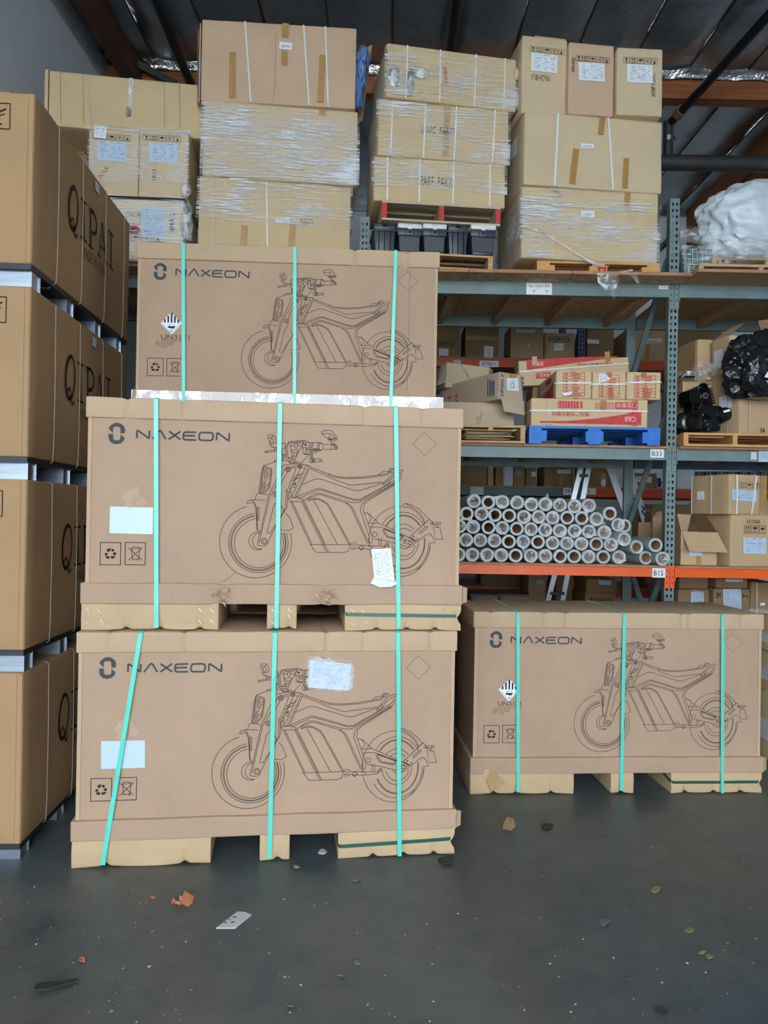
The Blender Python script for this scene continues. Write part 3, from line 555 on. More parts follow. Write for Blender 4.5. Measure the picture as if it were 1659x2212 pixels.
def ex_C(t, U, yp):
    z6 = lambda x, y: (310 + x / 6.636, 550 + y / 6.636)
    hazard(t, U, yp, [z6(395, 830), z6(553, 985), z6(410, 1143), z6(245, 985)], (z6(250, 1215), z6(660, 1155)),
           [('LITHIUM ION BATTERIES', z6(252, 1245), z6(580, 1228)), ('4G/Y 220/S/24', z6(252, 1273), z6(438, 1256)), ('CN/C720008', z6(252, 1300), z6(420, 1284)), ('PI:008', z6(252, 1328), z6(340, 1310))], z6(205, 1272))
    MB().stroke([U(886, 575), U(883, 700), U(879, 845)], .0016, yp + .0003).obj('crease', 'ink_brown', t)
    MB().add([(-.91, -.0065, Z1 + .022), (.935, -.0065, Z1 + .022), (.935, -.0065, Z2 - .004), (-.91, -.0065, Z2 - .004)], [(0, 1, 2, 3)]).obj('clear_tape_band', 'film_tape', t)
def ex_D(t, U, yp):
    z6 = lambda x, y: (1060 + x / 13.825, 1460 + y / 13.825)
    hazard(t, U, yp, [z6(567, 95), z6(862, 420), z6(532, 755), z6(232, 410)], (z6(220, 900), z6(905, 765)),
           [('LITHIUM ION BATTERIES', z6(222, 968), z6(920, 930)), ('4G/Y 220/S/24', z6(222, 1022), z6(595, 985)), ('CN/C720008', z6(222, 1078), z6(550, 1042)), ('PI:008', z6(222, 1138), z6(390, 1100))], z6(128, 1028))
    z5 = lambda x, y: U(980 + x / 4.88, 1600 + y / 4.88, -.012)
    p = [z5(*c) for c in ((325, 295), (385, 290), (545, 450), (475, 520), (425, 475), (395, 540), (375, 500), (340, 400), (300, 355))]
    b = MB().poly([(x, -.013 - .006 * (i % 2), z_) for i, (x, z_) in enumerate(p[::-1])]).poly([(x, -.0125 - .006 * (i % 2), z_) for i, (x, z_) in enumerate(p)])
    b.obj('loose_tape', 'tape_old', t)
crate('A', 'tape-pouched motorcycle crate on the floor with a slanting mint strap', (237, 398, 705, 786, 930), ((304, 1363, 222, 1868), (594, 1361, 582, 1853), (860, 1361, 863, 1849)), ((721, 1829), (974, 1812)), ((-.752, -.392), (.04,), (.50, .65, .80)), ex_A)['label'] = 'lowest motorcycle crate of the stack, slanting mint strap and a plastic document pouch'
crate('B', 'motorcycle crate with a torn tray and curled packing sheet, resting on another crate', (275, 396, 788, 913), ((337, 865, 338, 1356), (605, 873, 597, 1357), (855, 879, 861, 1357)), ((728, 1327), (993, 1331)), ((-.70, -.545, -.36), (.0, .06), (.485, .635, .775)), ex_B)
crate('C', 'topmost motorcycle crate with hazard label and clear tape round its foot', (767, 870, 880), ((396, 524, 398, 866), (637, 533, 637, 872), (855, 543, 843, 876)), None, ((), (), ()), ex_C)
crate('D', 'single motorcycle crate on the floor before the shelving, hazard label on front', (1060, 1175, 1222, 1472, 1487, 1600), ((1119, 1316, 1119, 1711), (1349, 1322, 1342, 1707), (1561, 1325, 1560, 1713)), ((1449, 1690), (1645, 1689)), ((-.76, -.62, -.41), (.02,), (.42, .60, .77)), ex_D)
# the two crates that carry the topmost one, behind the front stack
POSE['E'] = (-.5888, 4.6015, .0507, 0.0); POSE['G'] = (-.5888, 4.6015, .0507, POSE['C'][3] / 2 + .0)
for kk, lb in (('E', 'hidden floor-level motorcycle crate behind the front crate stack'), ('G', 'hidden middle motorcycle crate under the hazard-labelled topmost crate')):
    x, y, a, z = POSE[kk]; hh = POSE['C'][3] / 2
    t = T('motorcycle_crate', lb, 'crate', (x, y, z), a); f = hh / Z4
    gridbox('lid', -HW, HW, 0, CD, Z3 * f, hh, (12, 2, 2), None, 'lid_card', t); gridbox('carton_body', -.884, .889, .01, CD - .01, Z2 - .03, Z3 * f + .02, (8, 2, 4), None, 'crate_card', t)
    gridbox('tray', -.9075, .9075, -.005, CD + .005, Z1, Z2, (8, 2, 2), None, 'crate_card', t)
    for f0, f1 in FEET: gridbox('foot', f0, f1, 0, CD, 0, Z1 + .004, (6, 2, 2), None, 'foot_card', t)
    MB().stroke(DIAM, .0016, .008, closed=True).obj('printed_diamond', 'ink_brown', t)
# ================================================================== cartons placed by their front face in the photograph
SEED = [10]
class Carton:
    def __init__(s, name, label, xl, xr, yt, yb, Y, depth, yaw=0.0, z0=None, mat='box_card', group=None, cat='box', bulge=.008, flaps=True, n=(14, 6, 10), bev=.008, rough=1.0, top=True, lean=0.0):
        SEED[0] += 1; s.sd = SEED[0]; xm = (xl + xr) / 2
        p = at(xm, (yt + yb) / 2, Y); s.yaw = yaw
        s.pose = (p.x, p.y, yaw, 0.0)
        zt = loc_on(s.pose, xm, yt, 0)[1]; zb = z0 if z0 is not None else loc_on(s.pose, xm, yb, 0)[1]
        s.pose = (p.x, p.y, yaw, zb); s.h = zt - zb; s.ztop = zt; s.z0 = zb; s.d = depth
        s.x0 = s.U(xl, (yt + yb) / 2)[0]; s.x1 = s.U(xr, (yt + yb) / 2)[0]; s.w = s.x1 - s.x0
        t = s.t = T(name, label, cat, (p.x, p.y, zb), yaw, group)
        x0, x1, h, d, sd = s.x0, s.x1, s.h, depth, s.sd
        def fn(q):
            q = q.copy(); u = (q.x - x0) / (x1 - x0); v = q.z / h; w = q.y / d
            q.y += (-bulge * math.sin(math.pi * u) * math.sin(math.pi * v) - .004 * rough * nz(q, 4, sd)) * (1 if w < .01 else 0)
            if u < .01 or u > .99: q.x += (1 if u > .5 else -1) * bulge * .7 * math.sin(math.pi * w) * math.sin(math.pi * v) + .003 * rough * nz(q, 5, sd)
            if v > .99: q.z -= .004 * rough * abs(nz(q, 3, sd + 5))
            return q
        s.body = gridbox('carton_body', x0, x1, 0, d, 0, h - (.004 if flaps else 0), n, fn, mat, t, bev)
        if flaps:
            for a, b_ in ((.004, d / 2 - .003), (d / 2 + .003, d - .004)): MB().box(x0 + .004, x1 - .004, a, b_, h - .006, h).obj('top_flap', mat, t)
        s.mat = mat
    def U(s, px, py, y=0.0): return loc_on(s.pose, px, py, y)
    def side(s, px, py, left=True):                                   # pixel on the left (or right) side -> (y,z) local
        x, yy, a, z = s.pose; d = ray(px, py); c, sn = math.cos(a), math.sin(a); xx = s.x0 if left else s.x1
        ox, oy, oz = ORG.x - x, ORG.y - yy, ORG.z - z
        lo = (c * ox + sn * oy, -sn * ox + c * oy, oz); ld = (c * d.x + sn * d.y, -sn * d.x + c * d.y, d.z)
        t = (xx - lo[0]) / ld[0]; return (lo[1] + ld[1] * t, lo[2] + ld[2] * t)
    def yf(s, x, z, extra=.0016):                                     # just in front of the bulging front face
        u = (x - s.x0) / s.w; v = z / s.h; return -.009 - extra if s.w > .5 else -.007 - extra
    def paper(s, c4, name='paper_label', mat='paper', rows=8, cols=2, seed=None, y=None):
        p = [s.U(*c) for c in c4]
        return docpaper(name, p, s.t, -.011 if y is None else y, mat, rows, seed or s.sd, cols=cols)
    def sidepaper(s, c4, rows=8, left=True, mat='paper'):
        p = [s.side(*c, left) for c in c4]; b = MB(); xx = s.x0 - .012 if left else s.x1 + .012
        b.poly([(xx, y, z) for y, z in p]); return b.obj('paper_label', mat, s.t)
    def tape(s, pl, w=.05, mat='tape_brown', name='packing_tape', y=-.0105):
        p = [s.U(*c) for c in pl]; return MB().stroke(p, w, y).obj(name, mat, s.t)
    def strapv(s, pxt, pxb, w=.013, mat='white_strap', over=True, y=-.013):
        ym = (1106, ) ; xt = s.U(pxt, at_y(s, 1))[0]; xb = s.U(pxb, at_y(s, 0))[0]
        pts = [(xt, s.d * .9, s.h + .002), (xt, .01, s.h + .002), (xt, y + .002, s.h - .004), ((xt + xb) / 2, y - .003, s.h / 2), (xb, y + .002, .004)]
        return MB().ribbon(pts, w, [(0, 0, 1), (0, -.6, .8), (0, -1, .2), (0, -1, 0), (0, -1, 0)]).obj('strap', mat, s.t)
    def straph(s, py_l, py_r, w=.013, mat='white_strap', y=-.012):
        a = s.U(0, py_l)[1]; zl = s.U((829), py_l)[1]; zl = loc_z(s, s.x0, py_l); zr = loc_z(s, s.x1, py_r)
        pts = [(s.x0 - .008, s.d * .8, zl), (s.x0 - .008, .01, zl), (s.x0 + .01, y, zl), ((s.x0 + s.x1) / 2, y - .004, (zl + zr) / 2), (s.x1 - .01, y, zr), (s.x1 + .008, .01, zr), (s.x1 + .008, s.d * .8, zr)]
        return MB().ribbon(pts, w, [(-1, 0, 0), (-1, -.3, 0), (-.3, -1, 0), (0, -1, 0), (.3, -1, 0), (1, -.3, 0), (1, 0, 0)]).obj('strap', mat, s.t)
    def text(s, txt, c0, c1, mat='ink', name='lettering', flip=False, y=-.0112):
        a, b = s.U(*c0), s.U(*c1); return text(name, txt, .1, a[0], a[1], y, mat, s.t, fit=(b[0] - a[0], b[1] - a[1]), flip=flip)
    def textv(s, txt, px, py0, size, mat='pencil', rot=90):            # vertical scribble
        a = s.U(px, py0); return text('handwriting', txt, size, a[0], a[1], -.0112, mat, s.t, rot=-R(rot))
    def sticker(s, c4, txt=None, mat='paper', tc=None):
        p = [s.U(*c) for c in c4]; o = MB().prism([p[3], p[2], p[1], p[0]], -.0122, -.0105).obj('sticker', mat, s.t)
        if txt:
            xs = [k[0] for k in p]; zs = [k[1] for k in p]; w, h = max(xs) - min(xs), max(zs) - min(zs)
            text('sticker_text', txt, .05, min(xs) + w * .16, min(zs) + h * .22, -.0128, 'ink', o, fit=(w * .64, h * .38))
        return o
    def icons(s, c0, c1, n=5, mat='ink_dark', kinds='gaucs'):
        (xa, za), (xb, zb) = s.U(*c0), s.U(*c1); return icons(s.t, xa, za, xb, zb, n, -.0112, mat, kinds)
    def wrap(s, z0, z1, mat='film', sides=True, seed=0, slant=0.0, off=.006, part='stretch_wrap', x0=None, x1=None):
        """film drawn round left side, front and right side between z0 and z1"""
        xa, xb = (s.x0 if x0 is None else x0), (s.x1 if x1 is None else x1); path = []
        o = off + .008
        if sides: path += [((xa - o), s.d * (1 - k / 5), -1) for k in range(5)]
        path += [(xa - o + (xb - xa + 2 * o) * k / 30, -o, 0) for k in range(31)]
        if sides: path += [((xb + o), s.d * (k / 5), 1) for k in range(1, 6)]
        rows = 12; vs, fs = [], []; sd = s.sd + seed
        for i, (x, y, sdn) in enumerate(path):
            u = (x - xa) / (xb - xa)
            zl = z0 + .02 * nz((x * 3, y * 3, 1), 1, sd); zh = z1 + slant * (u - .5) + .02 * nz((x * 3, y * 3, 7), 1, sd)
            for r in range(rows + 1):
                z = zl + (zh - zl) * r / rows; e = .0045 * nz((x * 1.5, y * 1.5, z * 26 + x * 2), 1, sd)
                vs.append((x + (sdn * e if sdn else 0), y - (abs(e) if not sdn else 0), z))
        m = rows + 1
        for i in range(len(path) - 1):
            for r in range(rows): a = i * m + r; fs.append((a, a + m, a + m + 1, a + 1))
        return MB().add(vs, fs).obj(part, mat, s.t, True, 180)
def at_y(s, top):                                                     # pixel row of the carton's top / bottom edge at its middle
    return (1106 - ((s.ztop if top else s.z0) - CAMH) / s.pose[1] * F)
def loc_z(s, x, py):                                                  # height on the front plane for a pixel row at local x
    c, sn = math.cos(s.yaw), math.sin(s.yaw); wx, wy = s.pose[0] + c * x, s.pose[1] + sn * x
    px = 829.5 + F * (wx / wy) - SR * (py - 1106); return loc_on(s.pose, px, py, 0)[1]
def icons(t, xa, za, xb, zb, n, y, mat, kinds='gaucs'):
    """row of framed handling marks: glass, arrows, umbrella, chain, stacking"""
    w = (xb - xa) / (n - .15 * 1) ; g = w * .15; b = MB(); h = za - zb; lw = max(.0022, h * .05)
    for i in range(n):
        x = xa + i * w; W = w - g; cx = x + W / 2; k = kinds[i % len(kinds)]
        b.stroke([(x, za), (x + W, za), (x + W, zb), (x, zb)], lw, y, closed=True)
        P = lambda u, v: (x + W * u, zb + h * v)
        if k == 'g': b.poly([(*P(.3, .82)[:1], y, P(.3, .82)[1]), (P(.42, .5)[0], y, P(.42, .5)[1]), (P(.58, .5)[0], y, P(.58, .5)[1]), (P(.7, .82)[0], y, P(.7, .82)[1])]); b.stroke([P(.5, .5), P(.5, .2)], lw * 1.3, y); b.stroke([P(.32, .18), P(.68, .18)], lw * 1.4, y)
        elif k == 'a':
            for u in (.32, .68): b.stroke([P(u, .25), P(u, .8)], lw * 1.3, y); b.stroke([P(u - .13, .66), P(u, .82), P(u + .13, .66)], lw * 1.2, y)
            b.stroke([P(.18, .17), P(.82, .17)], lw * 1.2, y)
        elif k == 'u': b.poly([(P(.5 + .34 * math.cos(q_), .5 + .26 * math.sin(q_))[0], y, P(.5 + .34 * math.cos(q_), .5 + .26 * math.sin(q_))[1]) for q_ in [math.pi * j / 8 for j in range(9)]]); b.stroke([P(.5, .5), P(.5, .22), P(.42, .18)], lw * 1.2, y)
        elif k == 'c': b.stroke([P(.25, .75), P(.5, .55), P(.75, .78)], lw * 1.3, y); b.stroke([P(.5, .55), P(.5, .2)], lw * 1.3, y); b.stroke([P(.3, .4), P(.7, .4)], lw, y)
        elif k == 's': b.stroke([P(.3, .75), P(.5, .45), P(.7, .75)], lw * 1.3, y); b.poly([(P(*c)[0], y, P(*c)[1]) for c in ((.35, .14), (.65, .14), (.65, .38), (.35, .38))])
        elif k == 't': b.poly([(P(*c)[0], y, P(*c)[1]) for c in ((.2, .55), (.8, .55), (.8, .8), (.2, .8))]); b.stroke([P(.5, .55), P(.5, .25)], lw * 1.3, y); b.stroke([P(.25, .2), P(.75, .2)], lw * 1.3, y)
    return b.obj('handling_marks', mat, t)

# ------------------------------------------------------------------ four long cartons on steel feet beside the grey wall
QY, QL, QW = .055, 1.646, .82
QZ = [.081 + .913 * i for i in range(4)]; QH = .806
Qbase = (-1.685, 3.655)
LETTERS = [(.024, [(746 + 48 * math.cos(R(a)), 1300 + 220 * math.sin(R(a))) for a in range(60, 300, 12)]), (.016, [(746 + 48 * math.cos(R(a)), 1300 + 220 * math.sin(R(a))) for a in range(288, 433, 12)]),
           (.012, [(716, 1440), (722, 1408), (738, 1400), (748, 1440), (752, 1520), (764, 1590), (774, 1600), (786, 1570)]),
           (.020, [(852, 1215), (857, 1635)]), (.012, [(820, 1185), (884, 1262)]), (.012, [(820, 1585), (884, 1655)]),
           (.020, [(925, 1300), (925, 1700)]), (.012, [(910, 1290), (945, 1335)]), (.012, [(905, 1672), (943, 1722)]), (.018, [(930, 1315), (958, 1352), (980, 1410), (990, 1470), (984, 1540), (962, 1566), (930, 1540)]),
           (.011, [(1045, 1445), (1012, 1800)]), (.022, [(1045, 1445), (1083, 1865)]), (.011, [(1022, 1682), (1068, 1735)]), (.011, [(1000, 1770), (1028, 1808)]), (.011, [(1066, 1836), (1097, 1876)]),
           (.020, [(1138, 1560), (1136, 1908)]), (.012, [(1110, 1525), (1164, 1592)]), (.012, [(1115, 1880), (1162, 1948)])]
def qside(z0, px, py):
    pose = (Qbase[0], Qbase[1], QY, z0); x, yy, a, z = pose; d = ray(px, py); c, s = math.cos(a), math.sin(a)
    ox, oy, oz = ORG.x - x, ORG.y - yy, ORG.z - z; lo = (c * ox + s * oy, -s * ox + c * oy, oz); ld = (c * d.x + s * d.y, -s * d.x + c * d.y, d.z)
    t = -lo[0] / ld[0]; return (lo[1] + ld[1] * t, lo[2] + ld[2] * t)
zz = lambda x, y: (x / 4.81, 180 + y / 4.81)
LET = [(w, [qside(QZ[3], *zz(*p)) for p in pl]) for w, pl in LETTERS]
MADE = [qside(QZ[3], *zz(852, 1760)), qside(QZ[3], *zz(1085, 1900))]
ql = ['topmost long QIPAI carton of four beside the grey wall', 'second from top long QIPAI carton, resting on steel feet', 'third from top long QIPAI carton, above the floor-level one', 'floor-level long QIPAI carton on galvanised steel feet']
ql = [l.replace('QIPAI ', 'brown strapped ') for l in ql]
for i in range(4):
    z0 = QZ[i]; t = T('steel_footed_carton', ql[3 - i], 'box', (Qbase[0], Qbase[1], z0 - .081), QY, 'long cartons stacked by the grey wall'); B0 = .081; del t['group']
    sd = 60 + i
    def fn(p, sd=sd):
        p = p.copy()
        if p.x > -.001: p.x += .006 * math.sin(math.pi * (p.y / QL)) * math.sin(math.pi * max(0, (p.z - B0) / QH)) + .003 * nz(p, 3, sd)
        return p
    gridbox('carton_body', -QW, 0, 0, QL, B0, B0 + QH, (6, 16, 8), fn, 'qipai_card', t, .007)
    MB().box(-.046, -.028, -.003, .004, B0 + .01, B0 + QH - .01).box(-.026, -.004, -.0025, .003, B0 + .004, B0 + QH - .004).obj('corner_fold', 'qipai_card', t)
    MB().box(-QW + .01, -.004, .004, QL - .01, B0 - .026, B0 - .001).obj('base_rail', 'steel_dark', t)
    fh = (.081 if i == 0 else .107)
    for k, fy in enumerate((.03, .50, .98, 1.42)):                     # channel-section cross feet
        m_ = MB().box(-QW + .02, -.01, fy, fy + .012, B0 - fh, B0 - .026).box(-QW + .02, -.01, fy + .10, fy + .112, B0 - fh, B0 - .026).box(-QW + .02, -.012, fy, fy + .112, B0 - .032, B0 - .0265)
        m_.box(-.014, -.010, fy + .012, fy + .04, B0 - fh, B0 - .026); m_.box(-.05, -.016, fy + .04, fy + .10, B0 - fh, B0 - .03)
        m_.obj('steel_foot', 'steel', t)
    yp = .010
    b = MB()
    for w, pl in LET: b.stroke([(y, z + B0) for y, z in pl], w, 0)
    b.v = [(yp, v[0], v[2]) for v in b.v]; b.obj('printed_brand_name', 'ink_dark', t)
    for wd_, u0, u1 in (('MADE', 0, .36), ('IN', .45, .56), ('CHINA', .65, 1)):
        me = text_mb(wd_, .1); xs = [v.co.x for v in me.vertices]; ys = [v.co.y for v in me.vertices]; ML = MADE[1][0] - MADE[0][0]
        kx = ML * (u1 - u0) / (max(xs) - min(xs)); me.transform(Matrix(((0, 0, 0, yp), (kx, 0, 0, MADE[0][0] + ML * u0 - min(xs) * kx), (0, .062 / max(ys), 0, MADE[0][1] + B0 - .02), (0, 0, 0, 1))))
        me.materials.clear(); me.materials.append(MATS['ink_brown']); mo('printed_word', me, t)
    for k, px in enumerate((122, 176, 226.5, 267)):
        y0 = qside(QZ[3], px, 400)[0] + .02 * nz((i, k, 0), 3)
        dy = .012 * nz((i, k, 4), 2)
        MB().ribbon([(-QW * .6, y0, B0 + QH + .002), (-.01, y0, B0 + QH + .002), (.009, y0, B0 + QH - .012), (.013, y0 + dy, B0 + QH * .55), (.012, y0 + dy * .4, B0 + .1), (.008, y0, B0 - .002), (-.03, y0, B0 - .03), (-QW * .5, y0, B0 - .03)], .011,
                    [(0, 0, 1), (.5, 0, .8), (1, 0, .3), (1, 0, 0), (1, 0, 0), (1, 0, -.3), (.2, 0, -1), (0, 0, -1)], .0015).obj('strap', 'grey_strap', t)
    if i >= 2:
        p0, p1 = qside(QZ[3], 202, 389), qside(QZ[3], 210.5, 421); MB().add([(yp + .001, p0[0], p0[1] + B0), (yp + .001, p1[0], p0[1] + B0), (yp + .001, p1[0], p1[1] + B0), (yp + .001, p0[0], p1[1] + B0)], [(0, 3, 2, 1)]).obj('paper_patch', 'paper_old', t)
    b = MB(); cx, cz = -.17, B0 + QH - .115                          # framed mark on the end face
    b.stroke([(cx - .06, cz + .06), (cx + .058, cz + .06), (cx + .058, cz - .06), (cx - .06, cz - .06)], .004, -.004, closed=True)
    b.stroke([(cx + .04, cz + .035), (cx + .01, cz + .02), (cx - .005, cz - .01), (cx + .01, cz - .035), (cx + .022, cz - .04)], .006, -.004); b.stroke([(cx - .03, cz - .01), (cx + .035, cz + .01)], .004, -.004); b.stroke([(cx - .03, cz - .03), (cx, cz)], .004, -.004)
    b.obj('printed_mark', 'ink_dark', t)
    if i in (1, 0): MB().ribbon([(-.24, -.004, B0 + .60), (-.175, -.012, B0 + .66), (-.15, -.02, B0 + .70)] if i else [(-.24, -.004, B0 + .17), (-.18, -.02, B0 + .20)], .009, (0, -1, 0)).obj('strap_end', 'white_strap', t)
    if i == 3: MB().box(-.6, -.12, .02, .06, B0 + QH, B0 + QH + .012).obj('top_flap', 'qipai_card', t)

# ------------------------------------------------------------------ goods on the top shelf
ZT = 3.575                                                            # top of the upper deck boards
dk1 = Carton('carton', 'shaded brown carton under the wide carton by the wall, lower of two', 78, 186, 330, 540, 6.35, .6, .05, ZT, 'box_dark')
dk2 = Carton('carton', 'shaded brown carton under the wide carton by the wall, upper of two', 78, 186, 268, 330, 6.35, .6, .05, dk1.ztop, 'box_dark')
lw = Carton('wooden_case', 'pale case with a red-rimmed hand hole, under two wrapped cartons', 236, 396, 431, 525, 5.90, .6, .06, ZT, 'box_white', flaps=False)
MB().box(lw.x0 - .01, lw.x1 + .02, -.02, lw.d, lw.h, lw.h + .012).obj('black_film_edge', 'black_gloss', lw.t)
lw.paper([(308, 448), (359, 453), (358, 518), (306, 513)], rows=12, mat='sticker', cols=4); lw.text('50t.2A', (277, 469), (304, 461), 'pencil', 'handwriting')
b = MB().stroke([lw.U(*c) for c in ((274, 456), (303, 458), (303, 486), (274, 484))], .003, -.011, closed=True); b.obj('printed_frame', 'ink_brown', lw.t)
hh = [lw.U(*c) for c in ((279, 490), (297, 491), (303, 497), (302, 501), (296, 505), (279, 504))]
MB().prism(hh[::-1], -.0125, -.009).obj('hand_hole', 'hole_dark', lw.t); MB().stroke(hh, .012, -.0135, closed=True).obj('hole_rim', 'red', lw.t)
lw.icons((284, 507), (352, 524), 3, kinds='ucs'); lw.textv('4MA 2', 377, 503, .055, 'ink_blue')
lw.wrap(-.02, lw.h + .03, 'film_thin', seed=3); 
la = Carton('carton', 'wrapped carton with a small second label, on the pale case', 191, 299, 271, 421, 5.92, .55, .08, lw.ztop + .012, 'box_card_lit')
lb = Carton('carton', 'wrapped carton with one paper label, side by side on the pale case', 300.5, 406, 276, 428, 5.93, .55, .08, lw.ztop + .012, 'box_card_lit')
la.paper([(211, 305), (273.5, 309), (273, 351.5), (211.5, 347)], mat='sticker'); la.paper([(205.5, 272), (232, 275), (230, 302), (204, 299)], 'courier_label', rows=5, seed=7, y=-.0135); la.icons((201.5, 290), (283, 306)); la.tape([(191, 279), (260, 279)], .012, 'tape_yellow'); la.textv('1K1LK', 217, 390, .042, rot=55)
lb.paper([(322, 309), (383, 311.5), (384, 354), (323.5, 351)], mat='sticker'); lb.icons((310, 292), (391, 308)); lb.textv('1R13', 338, 393, .045)
lb.wrap(.13, lb.h - .01, 'film', False, seed=5, off=.001); la.wrap(.12, la.h - .01, 'film_thin', False, seed=6, off=.001); la.wrap(la.h - .06, la.h - .005, 'film_diag', False, seed=8, off=.008); lb.wrap(lb.h - .06, lb.h - .005, 'film_diag', False, seed=9, off=.008)
# clumps of loose film hanging at the corner
def filmclump(name, lab, c, sx, sz, sd, mat='film_bag', parent=None, sy=.05, nsub=3):
    bm = bmesh.new(); bmesh.ops.create_icosphere(bm, subdivisions=nsub, radius=1)
    for v in bm.verts:
        n = v.co.copy(); r = 1 + .38 * nz(n, 2.2, sd) + .22 * nz(n, 5, sd) + .12 * nz(n, 11, sd); v.co = Vector((n.x * sx * r, n.y * sy * r, n.z * sz * r))
    me = bpy.data.meshes.new(name); bm.to_mesh(me); bm.free(); me.materials.append(MATS[mat]); o = mo(name, me, parent, True, 50); o.location = c
    if lab: tag(o, lab, 'plastic film')
    return o
for k, (px, py, sx, sz, cc) in enumerate(((402, 412, .04, .06, lb), (404, 480, .045, .15, lw), (213, 404, .05, .035, la))):
    p = cc.U(px, py); filmclump('loose_film', None, (p[0], -.02, p[1]), sx, sz, 30 + k, 'film_bag', cc.t, .03)
lc = Carton('carton', 'wide pale carton lying on top beside the grey wall', 105, 452, 169, 268, 6.02, .5, .15, max(la.ztop, lb.ztop), 'box_yellow')
lc.tape([(284, 170), (281, 258)], .035, 'film_tape'); lc.tape([(279, 233), (278, 254)], .04); lc.strapv(283, 295, .006, 'grey_strap'); lc.strapv(186, 199, .006, 'grey_strap')
b = MB()
for px in (131, 180, 355, 388): b.stroke([lc.U(px, 150 + (px - 105) * .1), lc.U(px + 1, 262 + (px - 105) * .08)], .002, -.0108)
b.obj('crease', 'ink_brown', lc.t); MB().box(lc.x0 - .03, lc.x0 - .006, .0, .35, -.0, lc.h + .004).obj('end_flap', 'box_yellow', lc.t)

m1 = Carton('carton', 'large carton at the bottom of the film-wrapped stack, with a QIPAI sticker'.replace('QIPAI ', 'small '), 429, 757, 393, 545, 6.0, .75, .14, ZT, 'box_yellow')
m1.sticker([(596, 471), (626, 471), (626, 482), (595.5, 481)], 'QIPAI'); m1.tape([(529, 488), (526, 530)]); m1.tape([(633, 486), (629, 535)]); m1.strapv(462, 459, .010, 'grey_strap'); m1.strapv(576, 578, .010, 'white_strap')
m1.text('5JBS', (648, 490), (676, 474), 'pencil', 'handwriting'); m1.wrap(m1.h * .64, m1.h - .002, 'film', seed=1); m1.wrap(m1.h * .5, m1.h * .72, 'film_thin', seed=2, off=.010)
m2 = Carton('carton', 'film-wrapped carton in the middle of the stack with the open top carton', 438, 772, 229, 391, 5.98, .75, .12, m1.ztop, 'box_card_lit')
m2.sticker([(608, 283), (638, 285), (637, 302), (607.5, 298)], 'QIPAI'); m2.wrap(.0, m2.h * .96, 'film_diag', seed=3); m2.wrap(.0, m2.h * .5, 'film', seed=4, off=.011); m2.wrap(m2.h * .55, m2.h * .82, 'film', seed=9, off=.010, slant=-.10)
m2.tape([(697, 232), (695, 250)], .05)
m3 = Carton('open_carton', 'open pinkish carton on top of the wrapped stack, blue bags showing at its ends', 435, 769, 51, 224, 5.96, .75, .07, m2.ztop, 'box_pink', flaps=False)
m3.sticker([(604, 92), (631.5, 95), (630.5, 110), (603, 107)], 'QIPAI'); m3.tape([(503, 114), (502, 212)]); m3.tape([(617, 52), (616, 83)]); m3.tape([(615, 110), (615, 143)]); m3.tape([(697, 120), (692, 222)])
m3.strapv(530, 542, .011); m3.strapv(656, 668, .011); m3.strapv(703, 709, .011)
MB().stroke([m3.U(596, 75), m3.U(595, 182), m3.U(590, 215)], .002, -.0108).obj('crease', 'ink_brown', m3.t)
X1, H3 = m3.x1, m3.h
MB().add([(X1 + .005, .30, 0.02), (X1 + .06, .20, .02), (X1 + .125, .16, H3 - .02), (X1 + .03, .30, H3 - .01)], [(0, 1, 2, 3)]).add([(X1 + .008, .306, .02), (X1 + .066, .206, .02), (X1 + .131, .166, H3 - .02), (X1 + .036, .306, H3 - .01)], [(3, 2, 1, 0)]).obj('end_flap', 'box_pink', m3.t)
MB().add([(m3.x0 - .006, .3, .0), (m3.x0 - .04, .10, .02), (m3.x0 - .055, .10, H3 - .01), (m3.x0 - .012, .3, H3 - .01)], [(3, 2, 1, 0)]).box(m3.x0 - .02, m3.x0 - .012, .02, .3, 0, H3 - .02).obj('end_flap', 'box_pink', m3.t)
def bag(name, lab, cat, c, s3, sd, mat, parent=None, amp=.25, nsub=4, group=None):
    bm = bmesh.new(); bmesh.ops.create_icosphere(bm, subdivisions=nsub, radius=1)
    for v in bm.verts:
        n = v.co.copy(); r = 1 + amp * nz(n, 1.6, sd) - amp * .9 * abs(nz(n, 3.1, sd)) + amp * .3 * nz(n, 5, sd) - amp * .5 * abs(nz(n, 8, sd)) + amp * .4
        v.co = Vector((n.x * s3[0] * r, n.y * s3[1] * r, max(-s3[2] * .9, n.z * s3[2] * r)))
    me = bpy.data.meshes.new(name); bm.to_mesh(me); bm.free(); me.materials.append(MATS[mat]); o = mo(name, me, parent, True, 60); o.location = c
    if lab: tag(o, lab, cat, group)
    return o
for k, (dx, dz, sx, sz) in enumerate(((.030, H3 * .30, .034, H3 * .26), (.045, H3 * .50, .042, H3 * .22), (.058, H3 * .70, .045, H3 * .12))): bag('blue_bag', None, None, (X1 + dx - .004, .07, dz), (sx, .07, sz), 11 + k, 'blue_bag', m3.t, .4)
bag('blue_bag', None, None, (m3.x0 - .012, .12, H3 * .42), (.016, .08, H3 * .36), 14, 'blue_bag', m3.t, .15)

